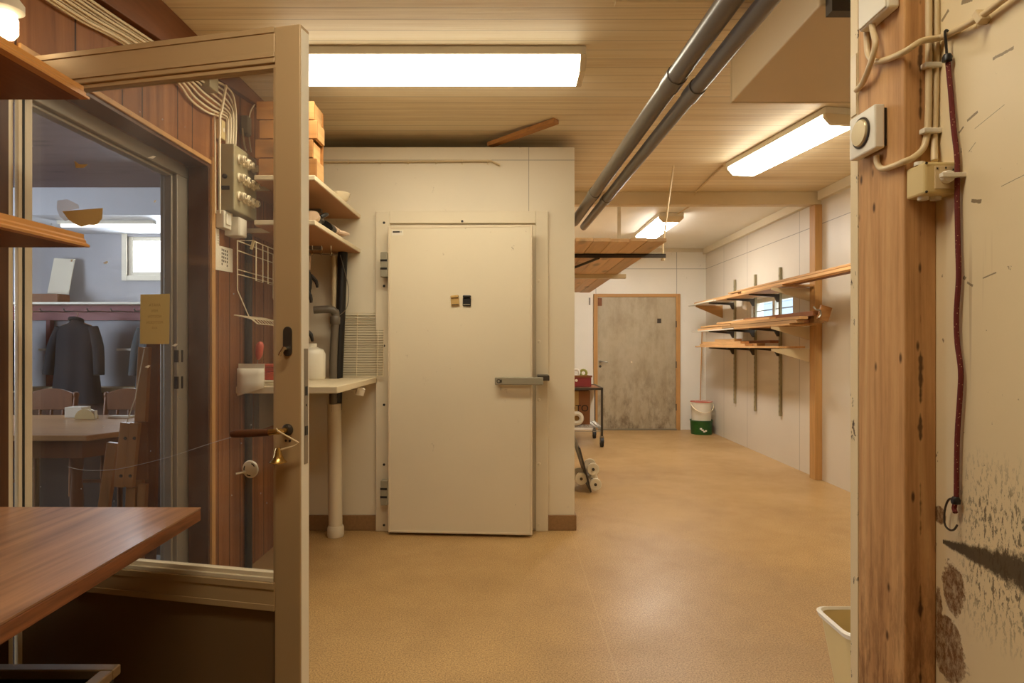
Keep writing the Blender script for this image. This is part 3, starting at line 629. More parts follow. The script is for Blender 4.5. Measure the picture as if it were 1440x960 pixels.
# ------------------------------------------------------------------ ceiling lights
def fitting(label, cx, cy, length, rotz, glow, hw=.09, slope=.045, zb=2.675, group='wraparound ceiling lights'):
    t = thing('ceiling_light', label, 'ceiling light', (cx, cy, zb), group)
    c, s_ = math.cos(rotz), math.sin(rotz)
    def R(u, v, w): return Vector((cx + u * c - v * s_, cy + u * s_ + v * c, w))
    h = length / 2
    sec = lambda g: [(-hw - slope, zb + slope + g * 0), (-hw, zb), (hw, zb), (hw + slope, zb + slope), (hw + slope, zb + .062), (-hw - slope, zb + .062)]
    df_ = B().poly([R(-h + .03, v, w) for v, w in sec(0)], R(h - .03, 0, 0) - R(-h + .03, 0, 0)).build('diffuser', glow, t)
    df_.data.materials.append(M[glow + '_side'])
    for p_ in df_.data.polygons:
        if p_.normal.z > -.9: p_.material_index = 1
    B().fbox(R, -h, h, -hw - slope - .004, hw + slope + .004, zb + .062, CZ - .002).build('housing', 'white', t, bevel=.004)
    e = [(-hw - slope - .004, zb + slope - .004), (-hw - .002, zb - .004), (hw + .002, zb - .004), (hw + slope + .004, zb + slope - .004), (hw + slope + .004, zb + .062), (-hw - slope - .004, zb + .062)]
    for u0, u1 in ((-h, -h + .03), (h - .03, h)):
        B().poly([R(u0, v, w) for v, w in e], R(u1, 0, 0) - R(u0, 0, 0)).build('end_cap', 'yellowed' if False else 'porcelain', t, bevel=.003)
    return t
fitting('long lit ceiling light in front of the cold room', -.40, 3.16, 1.55, 0, 'glow')
fitting('slanting lit ceiling light near the ventilation box', 1.985, 4.40, 1.20, PI / 2 + .171, 'glow_mid')
fitting('lit ceiling light beyond the beam over the plank shelf', 1.79, 7.45, 1.25, PI / 2 + .01, 'glow_far')
fitting('ceiling light over the entrance', -.25, .8, 1.2, 0, 'glow_ante')
q0, q1 = pY(1016, 247, 5.02), pY(979, 272, 5.86)
q0.z = CZ - .012; q1.z = CZ - .012
solo(B().tube([q0, q1, q1 + Vector((-.01, .02, -.03))], .008, 8), 'ceiling_cable', 'conduit', 'cream cable from the slanting ceiling light to the beam', 'cable', q1)
solo(B().tube([(1.86, 6.8, CZ - .02), (1.9, 6.4, CZ - .012), (1.95, 6.03, CZ - .012)], .007, 8), 'ceiling_cable', 'conduit', 'short cable between the beam and the light over the plank shelf', 'cable', (1.9, 6.4, CZ - .02))

# ------------------------------------------------------------------ ventilation box
vb = thing('ventilation_box', 'large beige metal ventilation box hung under the ceiling', 'ventilation box', (1.3, 2.4, 2.398))
b = B(); b.poly([(1.0, 1.98, 2.398), (1.62, 1.98, 2.398), (1.62, 1.98, 2.655), (1.0, 1.98, 2.655)], (0, .79, 0)); b.build('casing', 'hood', vb, bevel=.006)
B().box(.988, 1.0, 2.0, 2.77, 2.62, 2.665).box(1.0, 1.62, 2.77, 2.782, 2.398, 2.665).build('flange', 'beam', vb)
B().box(1.02, 1.3, 1.90, 1.98, 2.42, 2.46).box(1.02, 1.62, 1.94, 1.98, 2.36, 2.42).build('bracket', 'dark_steel', vb)
for x_ in (1.05, 1.55):
    for y_ in (2.05, 2.7): B().cyl((x_, y_, 2.655), (x_, y_, CZ), .006, 8).build('hanger', 'steel', vb)

# ------------------------------------------------------------------ drain pipes under the ceiling
def drain(pa, pb, r, label):
    t = thing('drain_pipe', label, 'pipe', pb)
    B().cyl(pa, pb, r, 20).build('pipe', 'pipegrey', t, smooth=True)
    pa, pb = Vector(pa), Vector(pb); d = (pb - pa).normalized()
    for f_ in (.42, .80):
        c = pa.lerp(pb, f_); B().cyl(c - d * .05, c + d * .05, r + .004, 20).build('coupling', 'pipegrey', t, smooth=True)
    return t
drain((.690, .45, 2.31), (.505, 4.85, 2.275), .036, 'thicker grey drain pipe running under the ceiling, nearer the cold room')
drain((.765, .45, 2.262), (.580, 4.85, 2.238), .029, 'thinner grey drain pipe beside the thicker one, away from the cold room')

# ------------------------------------------------------------------ hanging plank shelf
hs = thing('hanging_plank_shelf', 'plank shelf on metal bars hung from the ceiling beside the cold room', 'shelf', (.8, 6.5, 2.03))
xs = [.47, .60, .73, .87, .99, 1.135]
for i in range(5):
    B().box(xs[i] + .002, xs[i + 1] - .003, 4.42 + .02 * (i % 3), 8.75 - .05 * (i % 2), 2.05 + .001 * (i % 2), 2.076).build('plank', 'plank_y', hs, bevel=.002)
B().box(.452, 1.275, 5.02, 5.06, 2.043, 2.049).box(.452, 1.275, 5.02, 5.026, 2.015, 2.049).build('crossbar', 'dark_steel', hs)
B().box(.452, 1.22, 6.45, 6.5, 2.004, 2.049).build('crossbar', 'beam', hs, bevel=.003)
B().tube([(.455, 5.9, 1.985), (.75, 5.2, 2.04)], .012, 8).build('brace', 'dark_steel', hs)
B().tube([(1.255, 5.04, 2.0), (1.255, 5.04, 2.12), (1.345, 5.05, CZ)], .008, 8).cyl((1.255, 5.04, 1.995), (1.255, 5.04, 2.012), .016, 6).build('hanger_rod', 'conduit', hs, smooth=True)
B().box(1.13, 1.165, 6.46, 6.475, 2.05, CZ).build('strap', 'white', hs)

# ------------------------------------------------------------------ drainage corner: shelves, desk, pipes, gloves
def corner_shelf(name, zt, label, x1, th):
    t = thing(name, label, 'shelf', (LW, 3.8, zt - th))
    pg = lambda e, z: [(-1.385 + e, 3.3 + e, z), (x1 - e, 3.3 + e, z), (x1 - e, KY - .001 - e, z), (LW + .001 + e, KY - .001 - e, z), (LW + .001 + e, 3.53 + e, z), (-1.385 + e, 3.53 + e, z)]
    B().poly(pg(0, zt - th + .003), (0, 0, th - .003)).build('board', 'shelf_edge', t, bevel=.004)
    B().poly(pg(.006, zt - th), (0, 0, .003)).build('underside', 'shelf_under', t)
    B().box(LW + .02, x1 - .18, 3.98, 4.02, zt - th - .022, zt - th).build('bracket', 'steel', t)
    return t
corner_shelf('corner_shelf', 2.217, 'upper cream shelf in the corner, carrying the pine crate', -1.055, .03)
corner_shelf('corner_shelf', 1.975, 'lower cream shelf in the corner, carrying work gloves', -1.055, .03)
ds_ = thing('desk_shelf', 'cream worktop shelf across the corner below the wire grid', 'shelf', (LW, 3.8, 1.035))
B().poly([(-1.484, 3.3, 1.038), (-.936, 3.3, 1.038), (-.936, KY - .001, 1.038), (-1.155, KY - .001, 1.038), (-1.155, 4.085, 1.038), (-1.245, 4.085, 1.038), (-1.245, KY - .001, 1.038), (LW + .001, KY - .001, 1.038), (LW + .001, 3.57, 1.038), (-1.484, 3.57, 1.038)], (0, 0, .038)).build('board', 'shelf_edge', ds_, bevel=.005)
B().box(LW + .02, -1.0, 3.98, 4.02, 1.01, 1.036).box(LW + .02, LW + .05, 3.6, 4.02, .8, 1.036).build('bracket', 'steel', ds_)
q = pY(495, 545, 3.95); solo(B().obox((-.960, 3.9, 1.005), (.05, .03, .045), (.3, .2, .5)), 'paper_tag', 'paper', 'small paper tag under the worktop shelf edge', 'tag', (-.945, 3.9, 1.0))
# pine crate
pc = thing('pine_crate', 'pine board crate standing on the upper corner shelf', 'crate', (-1.25, 3.42, 2.217))
for i in range(4):
    z0 = 2.218 + i * .104; j = (.0, -.02, .004, -.012)[i]
    B().box(-1.375 + j, -1.06 + j, 3.335, 3.355, z0, z0 + .100).build('front_board', 'pine_x', pc, bevel=.003)
    B().box(-1.082 + j, -1.062 + j, 3.357, 3.48, z0 + .004, z0 + .096).build('side_board', 'pine_y', pc, bevel=.003)
    B().box(-1.375 + j, -1.357 + j, 3.357, 3.48, z0 + .004, z0 + .096).build('side_board', 'pine_y', pc, bevel=.003)
B().box(-1.395, -1.07, 3.482, 3.50, 2.218, 2.62).build('back_board', 'pine_x', pc)
solo(B().lathe([(0, 0), (.035, 0), (.06, .02), (.075, .06), (.071, .06), (.055, .022), (.0, .008)], (-1.11, 3.95, 2.218), seg=24), 'enamel_bowl', 'porcelain', 'small pale bowl on the upper corner shelf', 'bowl', (-1.11, 3.95, 2.217), smooth=True)
# white canister and drain pipes
wcan = thing('white_canister', 'white plastic canister standing on the worktop shelf behind the drain pipe', 'canister', (-1.3, 3.98, 1.077))
B().loft([(-1.3, 3.98, 1.077, .085, .07), (-1.3, 3.98, 1.09, .092, .077), (-1.3, 3.98, 1.24, .094, .078), (-1.3, 3.98, 1.27, .08, .066), (-1.3, 3.98, 1.285, .045, .045)], 28).build('body', 'white', wcan, smooth=True)
B().cyl((-1.3, 3.98, 1.285), (-1.3, 3.98, 1.31), .038, 20).build('cap', 'white', wcan, smooth=True)
dp = thing('floor_drain_pipe', 'white drain pipe rising from the floor with grey elbow and black pipe above', 'pipe', (-1.195, 4.17, 0))
B().tube([(-1.19, 4.16, 0), (-1.20, 4.16, .90)], .046, 24).build('white_pipe', 'cream', dp, smooth=True)
B().lathe([(.052, 0), (.056, .01), (.056, .06), (.05, .075), (0, .075)], (-1.19, 4.16, .0)).build('socket', 'cream', dp, smooth=True)
B().tube([(-1.20, 4.14, .85), (-1.20, 4.14, 1.2), (-1.185, 4.14, 1.49), (-1.19, 4.13, 1.525), (-1.22, 4.12, 1.54), (-1.32, 4.1, 1.535)], .026, 14, smooth_n=4).build('grey_pipe', 'pipegrey', dp, smooth=True)
B().lathe([(.03, 0), (.033, .004), (.033, .05), (.03, .055)], (-1.187, 4.14, 1.44)).build('collar', 'pipegrey', dp, smooth=True)
B().tube([(-1.205, 4.24, .85), (-1.165, 4.25, 1.945)], .033, 16).build('black_pipe', 'black', dp, smooth=True)
B().cyl((-1.225, 4.245, 1.48), (-1.225, 4.245, 1.93), .02, 12).build('stub_pipe', 'beam', dp, smooth=True)
# coat-hook wires and gloves under the lower shelf
hk = thing('wire_hook_rail', 'wire hooks hanging under the lower corner shelf', 'hook rail', (-1.25, 3.9, 1.86))
for i in range(4):
    x_ = -1.34 + .06 * i; B().tube([(x_, 3.95, 1.944), (x_, 3.95, 1.90), (x_ + .01, 3.9, 1.87), (x_ + .03, 3.87, 1.885)], .003, 6, smooth_n=3).build('hook', 'chrome', hk)
B().tube([(-1.40, 3.95, 1.90), (-1.12, 3.95, 1.88)], .003, 6).build('wire', 'steel', hk)
B().tube([(-1.17, 4.2, 1.92), (-1.12, 4.22, 1.7), (-1.13, 4.22, 1.56), (-1.18, 4.2, 1.5)], .0025, 6, smooth_n=5).build('loop', 'steel', hk)
def glove(name, label, at, rx, ry, rz, mat='glove', cuff='glove_pale', sc=1.0, group=None):
    at = Vector(at); t = thing(name, label, 'glove', at, group); R = Euler((rx, ry, rz)).to_matrix()
    w = lambda x, y, z: at + R @ Vector((x * sc, y * sc, z * sc))
    rings = []
    for z, a, c in ((0, .045, .026), (-.05, .043, .024), (-.06, .047, .027), (-.11, .055, .024), (-.15, .052, .02), (-.165, .045, .014)):
        rings.append([w(a * math.cos(2 * PI * k / 16), c * math.sin(2 * PI * k / 16), z) for k in range(16)])
    b = B().ring_skin(rings)
    for i, (x_, l_) in enumerate(((-.036, .065), (-.012, .08), (.013, .075), (.036, .055))):
        b.tube([w(x_, 0, -.15), w(x_ * 1.05, .004, -.15 - l_ * .5), w(x_ * 1.08, .010, -.15 - l_)], [.0145, .0145, .0135, .009], 8, smooth_n=2)
    b.tube([w(.045, .005, -.075), w(.075, .015, -.105), (w(.082, .02, -.14))], [.014, .013, .008], 8, smooth_n=2)
    b.build('hand', mat, t, smooth=True)
    B().ring_skin([[w(a * math.cos(2 * PI * k / 16), c * math.sin(2 * PI * k / 16), z) for k in range(16)] for z, a, c in ((.03, .05, .03), (.0, .048, .029), (-.045, .046, .027))]).build('cuff', cuff, t, smooth=True)
    return t
glove('hanging_glove', 'dark work glove hanging highest under the lower corner shelf', (-1.325, 3.88, 1.83), 0, 0, .3, sc=1.15)
glove('hanging_glove', 'dark and pale work glove hanging below the topmost glove', (-1.29, 3.70, 1.735), .0, .12, -.2, 'glove', 'black', 1.2)
glove('hanging_glove', 'black work glove hanging lowest with fingers over the canister', (-1.33, 3.78, 1.49), 0, 0, .2, 'black', 'glove', 1.2)
glove('work_glove', 'pale dotted work glove lying on the lower corner shelf edge', (-1.12, 3.74, 2.022), PI / 2, .5, -.1, 'glove_pale', 'black', 1.0)
glove('work_glove', 'dark work glove lying on the lower shelf edge, nearer than the pale glove', (-1.13, 3.46, 2.018), PI / 2, -.4, .15, 'black', 'glove_pale', 1.05)
# wire grid
wg = thing('wire_grid', 'white wire oven grid leaning on the cold room wall above the worktop', 'wire grid', (-1.04, 4.26, 1.077))
gx0, gx1 = -1.185, -.885
b = B()
fr = lambda x, z: Vector((x, 4.245 + (z - 1.08) * .075, z))
zt, zb_ = 1.525, 1.083
b.tube([fr(gx0, zb_), fr(gx1, zb_), fr(gx1, zt), fr(gx0, zt)], .0032, 6, True); b.tube([fr(-1.07, zb_), fr(-1.07, zt)], .003, 6); b.tube([fr(-.925, zb_), fr(-.925, zt)], .003, 6)
b.build('frame', 'porcelain', wg)
b = B()
for i in range(25):
    z = zb_ + .01 + i * .0172; b.tube([fr(gx0, z), fr(gx1, z)], .0024, 5)
b.build('grid_wire', 'box_grey', wg)

# ------------------------------------------------------------------ things on the panelled wall
fb = thing('fuse_box', 'grey metal fuse box with three rows of porcelain fuses', 'fuse box', (LW, 3.32, 2.0))
B().box(LW + .002, -1.442, 3.19, 3.475, 2.005, 2.352).build('cabinet', 'box_grey', fb, bevel=.006)
for r_ in range(3):
    for c_ in range(4):
        f_ = B().lathe([(0, 0), (.026, 0), (.026, .008), (.02, .012), (.02, .03), (.016, .034), (.016, .038), (.010, .04), (.010, .034), (0, .034)], (-1.442, 3.245 + c_ * .058, 2.285 - r_ * .098), (1, 0, 0), 18).build('fuse', 'porcelain', fb, smooth=True)
        B().lathe([(0, .034), (.009, .034), (.008, .037), (0, .037)], (-1.442, 3.245 + c_ * .058, 2.285 - r_ * .098), (1, 0, 0), 12).build('fuse_eye', 'dark_steel', f_)
B().lathe([(0, 0), (.012, 0), (.012, .008), (.006, .012), (0, .012)], (-1.49, 3.19, 2.18), (0, -1, 0), 16).build('side_knob', 'black', fb, smooth=True)
B().box(-1.51, -1.465, 3.186, 3.19, 2.11, 2.13).build('side_slot', 'ink', fb)
def wbox(name, label, cat, x0, x1, y0, y1, z0, z1, mat, lid=None):
    t = thing(name, label, cat, ((x0 + x1) / 2, (y0 + y1) / 2, z0))
    B().box(x0, x1, y0, y1, z0, z1).build('body', mat, t, bevel=.004); return t
t = wbox('light_switch', 'cream rocker switch under the fuse box, nearer the doorway', 'switch', LW + .002, -1.485, 3.17, 3.255, 1.91, 2.0, 'white')
B().box(-1.485, -1.478, 3.185, 3.24, 1.93, 1.985).build('rocker', 'paper', t, bevel=.002)
t = wbox('junction_box', 'cream junction box under the fuse box, farther from the doorway', 'junction box', LW + .002, -1.45, 3.265, 3.36, 1.885, 1.985, 'white')
B().box(-1.45, -1.447, 3.27, 3.355, 1.89, 1.98).build('lid', 'paper', t, bevel=.001)
t = wbox('junction_box', 'beige junction box among the cables above the doorway', 'junction box', LW + .002, -1.47, 2.99, 3.08, 2.565, 2.69, 'box_grey')
B().lathe([(0, 0), (.006, 0), (.005, .003), (0, .003)], (-1.47, 3.035, 2.63), (1, 0, 0), 10).build('screw', 'dark_steel', t)
t = wbox('junction_box', 'narrow cream terminal box on the wall above the switch', 'junction box', LW + .002, -1.495, 3.165, 3.21, 2.37, 2.47, 'yellowed')
B().box(-1.495, -1.493, 3.18, 3.195, 2.41, 2.43).build('label_plate', 'paper', t)
t = wbox('junction_box', 'small grey cable connector beside the fuse box cables', 'junction box', LW + .002, -1.488, 3.46, 3.515, 2.50, 2.60, 'greyplastic')
B().cyl((-1.50, 3.49, 2.49), (-1.50, 3.49, 2.501), .012, 10).build('gland', 'greyplastic', t)
# cables
cab = 'grey cables clipped along the panelled wall'
def cable(pts, X, r, label, group=None):
    P = [pX(a, c, X) for a, c in pts]
    return solo(B().tube(P, r, 6, smooth_n=5), 'electrical_cord', 'cord', label, 'cable', P[-1], group, smooth=True)
N = 8
for i in range(N):
    f_ = i / (N - 1); l = lambda a, c: (a[0] + (c[0] - a[0]) * f_, a[1] + (c[1] - a[1]) * f_)
    pts = [l((58, -6), (121, -4)), l((115, 30), (165, 26)), l((172, 60), (208, 54)), l((246, 112), (286, 106)),
           l((268, 140), (312, 118)), l((292, 158), (326, 130)), l((316, 166), (331, 150)), l((319, 178), (332, 176)), l((318, 203), (331, 206))]
    X = -1.512 + .013 * (i % 2)
    cable(pts, X, .0052, 'cream cable in the bundle running along the panelled wall to the fuse box', group=cab)
cable([(300, 158), (302, 172), (303, 300)], -1.515, .004, 'thin cream cable dropping beside the doorway casing to the switch')
cable([(318, 120), (312, 155), (309, 175), (309, 300)], -1.485, .007, 'thicker cream cable dropping past the fuse box to the switch')
cable([(361, 143), (352, 158), (350, 185), (353, 214)], -1.51, .004, 'single thin cable looping down to the far side of the fuse box')
cable([(341, 180), (343, 200), (346, 212)], -1.51, .005, 'short cable from the grey connector into the fuse box')
cable([(325, 300), (326, 308)], -1.49, .006, 'short cable between fuse box and junction box')
solo(B().box(-1.528, -1.485, 2.24, 2.27, 2.42, 2.56), 'cable_tie', 'yellowed', 'cream clip holding the cable bundle on the panelled wall', 'clip', (-1.5, 2.25, 2.42), bevel=.003) if False else None
# papers
ps = thing('wall_paper_sheet', 'small white sheet with a dot grid pinned below the switch', 'paper', (LW, 3.2, 1.68))
y0, y1 = 1.527 * F / (CX - 303), 1.527 * F / (CX - 327)
B().poly([(LW + .003, y0, 1.3 + 141 * y0 / F), (LW + .003, y1, 1.3 + 135 * y1 / F), (LW + .003, y1, 1.3 + 102 * y1 / F), (LW + .003, y0, 1.3 + 106 * y0 / F)], (.001, 0, 0)).build('sheet', 'paper', ps)
b = B()
for r_ in range(5):
    for c_ in range(4):
        if r_ == 4 and c_ in (1, 2): continue
        yy = y0 + (y1 - y0) * (.36 + c_ * .10); zz = 1.3 + (134 - r_ * 5.0 - c_ * 0.9) * yy / F
        b.box(LW + .004, LW + .0045, yy - .005, yy + .005, zz - .006, zz + .006)
b.build('printed_dot', 'ink', ps)
pp = thing('wall_paper_strip', 'narrow white paper strip above the dot grid sheet', 'paper', (LW, 3.17, 1.82))
B().box(LW + .002, LW + .003, 3.155, 3.205, 1.815, 1.905).build('sheet', 'paper', pp)
b = B()
for k in range(4): b.box(LW + .003, LW + .0035, 3.19, 3.197, 1.83 + k * .013, 1.835 + k * .013)
b.build('printed_dot', 'ink', pp)
solo(B().cyl((LW + .022, 3.52, 0), (LW + .022, 3.52, 1.94), .02, 14), 'black_pipe', 'black', 'thin black pipe standing against the panelled wall under the lower shelf', 'pipe', (LW + .022, 3.52, 0), smooth=True)
# wire rack on the wall
wr = thing('wire_rack', 'white wire rack hanging on the panelled wall below the fuse box', 'wire rack', (-1.45, 3.5, 1.42))
xa, xb, ya, yb, r_ = -1.445, -1.365, 3.235, 3.72, .0032
B().tube([(xa, ya, 1.852), (xb, ya, 1.852), (xb, yb, 1.852), (xa, yb, 1.852)], r_, 6, True).tube([(xa, ya, 1.80), (xa, yb, 1.80)], r_, 6).build('upper_frame', 'porcelain', wr)
B().tube([(xa, ya, 1.70), (xa, yb, 1.70)], r_, 6).tube([(xa, ya, 1.675), (xa, yb, 1.675)], r_, 6).tube([(xa, ya, 1.852), (xa, ya, 1.59), (-1.40, ya + .05, 1.44)], r_, 6).tube([(xa, yb, 1.852), (xa, yb, 1.59), (-1.40, yb, 1.44)], r_, 6).build('side_wire', 'porcelain', wr)
for k in range(3):
    yy = 3.28 + k * .16; B().tube([(xb, yy, 1.852), (xb, yy, 1.645), (xb, yy + .09, 1.645), (xb, yy + .09, 1.852)], r_, 6).build('hook_loop', 'porcelain', wr)
b = B().tube([(-1.49, 3.30, 1.462), (-1.49, yb, 1.462), (-1.40, yb, 1.442), (-1.40, 3.30, 1.442)], r_, 6, True).tube([(-1.40, 3.30, 1.442), (-1.37, 3.31, 1.415), (-1.37, yb, 1.415)], r_, 6)
for k in range(10): yy = 3.32 + k * .041; b.tube([(-1.49, yy, 1.462), (-1.40, yy, 1.442), (-1.37, yy, 1.415)], .0022, 5)
b.build('tray', 'porcelain', wr)
B().obox((xb, ya, 1.83), (.012, .012, .05), (0, .3, 0)).build('tape_tab', 'yellowed', wr)
# paper pouch, red tool, red boxes on worktop
pu = thing('hanging_paper', 'folded white paper hanging over the worktop shelf end', 'paper', (-1.4, 3.29, 1.03))
B().poly([(-1.465, 3.296, 1.20), (-1.325, 3.296, 1.198), (-1.325, 3.296, 1.09), (-1.375, 3.296, 1.078), (-1.465, 3.296, 1.078)], (0, -.004, 0)).build('back_leaf', 'paper', pu)
rows = [[Vector((-1.44 + .115 * a - .03 * (1 - a), 3.29 - .035 * math.sin(PI * a) * s_ - .004, 1.175 - .15 * s_ + .045 * a * s_)) for a in (0, .25, .5, .75, 1)] for s_ in (0, .3, .6, 1)]
b = B(); vs = [[b.bm.verts.new(p) for p in r] for r in rows]
for i in range(3):
    for j in range(4): b.face([vs[i][j], vs[i][j + 1], vs[i + 1][j + 1], vs[i + 1][j]])
o = b.build('front_fold', 'paper', pu, smooth=True); m = o.modifiers.new('thickness', 'SOLIDIFY'); m.thickness = .0015
rt = thing('red_handled_tool', 'red handled tool standing behind the folded white paper', 'tool', (-1.37, 3.32, 1.077))
B().tube([(-1.39, 3.33, 1.077), (-1.375, 3.33, 1.24)], .003, 6).build('shaft', 'steel', rt)
B().tube([(-1.375, 3.33, 1.22), (-1.37, 3.33, 1.25), (-1.365, 3.33, 1.30), (-1.37, 3.33, 1.315)], [.006, .02, .021, .01], 12, smooth_n=3).build('handle', 'red', rt, smooth=True)
for i, (z0, z1, mt, lb) in enumerate(((1.077, 1.105, 'paper', 'white flat box under the two red boxes on the worktop shelf'), (1.106, 1.15, 'red', 'lower red flat box on the worktop shelf beside the folded paper'), (1.152, 1.19, 'red', 'upper red flat box stacked beside the folded paper'))):
    t = thing('flat_box', lb, 'box', (-1.4, 3.5, z0))
    B().box(-1.5, -1.28 - .01 * i, 3.38 + .012 * i, 3.62, z0, z1 - .012).build('body', mt, t, bevel=.003)
    B().box(-1.503, -1.277 - .01 * i, 3.377 + .012 * i, 3.623, z1 - .0115, z1).build('lid', mt, t, bevel=.003)

# ------------------------------------------------------------------ table, shelves and crates by the hinge side
TZ = .853
tb = thing('work_table', 'brown laminate work table projecting in front of the glazed door', 'table', (-1.15, 1.0, 0))
poly = [(-1.525, .32, TZ - .004), (-.79, .32, TZ - .004), (-.853, 1.685, TZ - .004), (-1.525, 1.69, TZ - .004)]
B().poly(poly, (0, 0, .004)).build('table_top', 'table', tb)
B().poly([(x_, y_, TZ - .036) for x_, y_, _ in poly], (0, 0, .031)).build('top_edge', 'table_edge', tb, bevel=.002)
for x_ in (-1.48, -.86): B().box(x_ - .03, x_ + .03, .36, .42, 0, TZ - .036).build('leg', 'dark_wood', tb, bevel=.003)
B().box(-1.525, -1.50, .45, 1.65, TZ - .10, TZ - .036).build('wall_cleat', 'dark_wood', tb)
def wshelf(zu, label):
    t = thing('wall_shelf', label, 'shelf', (-1.35, 1.0, zu))
    B().box(-1.526, -1.18, .25, 1.68, zu + .012, zu + .030).build('board', 'honey', t, bevel=.002)
    sec = [(-1.182, zu), (-1.156, zu), (-1.156, zu + .006), (-1.166, zu + .012), (-1.166, zu + .018), (-1.172, zu + .024), (-1.172, zu + .036), (-1.182, zu + .036)]
    B().poly([(x_, .25, z_) for x_, z_ in sec], (0, 1.43, 0)).build('moulded_edge', 'honey', t)
    B().box(-1.526, -1.183, .25, 1.68, zu, zu + .011).build('underside', 'redwood', t)
    return t
wshelf(1.974, 'upper honey wood wall shelf above the work table')
wshelf(1.568, 'lower honey wood wall shelf above the work table')
wl = thing('wall_lamp', 'small white wall lamp above the upper honey shelf', 'wall lamp', (-1.5, 1.80, 2.2))
B().lathe([(.03, 0), (.045, .01), (.045, .03), (.03, .05), (.028, .08), (0, .085)], (-1.485, 1.80, 2.275)).build('cap', 'white', wl, smooth=True)
B().lathe([(0, 0), (.02, .004), (.03, .02), (.03, .06), (.024, .075), (0, .075)], (-1.485, 1.80, 2.20)).build('bulb', 'glow_bulb', wl, smooth=True)
def crate(z0, label):
    t = thing('plastic_crate', label, 'crate', (-1.1, 1.13, z0), 'stacked crates under the work table')
    x0, x1, y0, y1, h = -1.45, -.876, .88, 1.35, .295
    B().box(x0, x1, y0, y1, z0 + .001, z0 + .02).build('base', 'black', t)
    b = B().box(x0, x1, y0, y0 + .014, z0 + .02, z0 + h - .02).box(x0, x1, y1 - .014, y1, z0 + .02, z0 + h - .02).box(x0, x0 + .014, y0 + .014, y1 - .014, z0 + .02, z0 + h - .02).box(x1 - .014, x1, y0 + .014, y1 - .014, z0 + .02, z0 + h - .02)
    b.build('side_panel', 'black', t)
    b = B().box(x0 - .01, x1 + .01, y0 - .01, y0 + .018, z0 + h - .022, z0 + h).box(x0 - .01, x1 + .01, y1 - .018, y1 + .01, z0 + h - .022, z0 + h).box(x0 - .01, x0 + .018, y0 + .018, y1 - .018, z0 + h - .022, z0 + h).box(x1 - .018, x1 + .01, y0 + .018, y1 - .018, z0 + h - .022, z0 + h)
    b.build('rim', 'alu_dark', t, bevel=.003)
    b = B()
    for i in range(12): b.box(x0 + .06 + i * .04, x0 + .066 + i * .04, y0 + .05, y1 - .03, z0 + .02, z0 + .12 if z0 > .1 else z0 + .024)
    b.build('divider_slat', 'black', t); return t
crate(.0, 'black plastic crate on the floor, lower of the two under the table')
crate(.297, 'black plastic crate with slotted inside, upper of the two under the table')

# ------------------------------------------------------------------ timber post with conduits
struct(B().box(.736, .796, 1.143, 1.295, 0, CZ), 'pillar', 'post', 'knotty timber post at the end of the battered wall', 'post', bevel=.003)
th = thing('thermostat', 'white wall thermostat with round dial on the timber post', 'thermostat', (.72, 1.235, 1.685))
def TQ(px, py, X): return pX(px, py, X)
B().box(.709, .7285, 1.19, 1.28, 1.684, 1.77).build('cover', 'white', th, bevel=.003)
B().box(.7285, .7355, 1.196, 1.274, 1.69, 1.764).build('back_plate', 'black', th)  # black plate also stands for the shadow behind the cover
B().lathe([(0, 0), (.027, 0), (.027, .002), (.026, .005), (.0245, .007), (0, .007)], (.709, 1.236, 1.728), (-1, 0, 0), 32).build('dial', 'dialmetal', th, smooth=True)
B().ringt((.7075, 1.236, 1.728), .0285, .0022, (-1, 0, 0), 32).build('dial_ring', 'dark_steel', th)
sw = thing('rotary_switch', 'cream rotary isolator switch on the timber post', 'switch', (.765, 1.11, 1.568))
B().box(.738, .797, 1.09, 1.1415, 1.570, 1.627).build('housing', 'yellowed', sw, bevel=.004)
B().box(.755, .793, 1.0875, 1.0905, 1.578, 1.619).build('dial_plate', 'conduit', sw, bevel=.001)
B().lathe([(0, 0), (.0115, 0), (.0105, .01), (0, .011)], (.774, 1.0875, 1.598), (0, -1, 0), 24).obox((.778, 1.073, 1.598), (.046, .01, .008), (0, .0, 0)).build('turn_knob', 'white', sw, bevel=.001)
for x_, z_ in ((.741, 1.624), (.741, 1.573), (.794, 1.624), (.794, 1.573)): B().lathe([(0, 0), (.0025, 0), (.002, .0012), (0, .0012)], (x_ + .012 * (1 if x_ < .76 else -1) * 0, 1.0895, z_), (0, -1, 0), 10).build('screw', 'ink', sw)
for x_, z_ in ((.759, 1.614), (.774, 1.615), (.787, 1.612)): B().box(x_ - .0012, x_ + .0012, 1.0868, 1.0876, z_ - .0015, z_ + .0015).build('position_mark', 'ink', sw)
for x_, a_, b_ in ((.752, 1.564, 1.5705), (.775, 1.564, 1.5705), (.7455, 1.6265, 1.633)): B().cyl((x_, 1.115, a_), (x_, 1.115, b_), .009, 14).build('cable_gland', 'white', sw, smooth=True)
jx = thing('junction_box', 'cream junction box at the top of the timber post', 'junction box', (.735, 1.2, 1.93))
B().box(.712, .7355, 1.155, 1.25, 1.938, 2.03).build('body', 'white', jx, bevel=.004)
B().box(.709, .7125, 1.158, 1.247, 1.941, 2.027).build('lid', 'white', jx, bevel=.002)
rC = .0058
def front(px, py, Y=1.136): return pY(px, py, Y)
def side(px, py): return pX(px, py, .729)
def conduit(P, label, r=rC):
    return solo(B().tube(P, r, 10, smooth_n=6), 'conduit', 'conduit', label, 'conduit', P[-1], smooth=True)
zt_ = CZ - .003
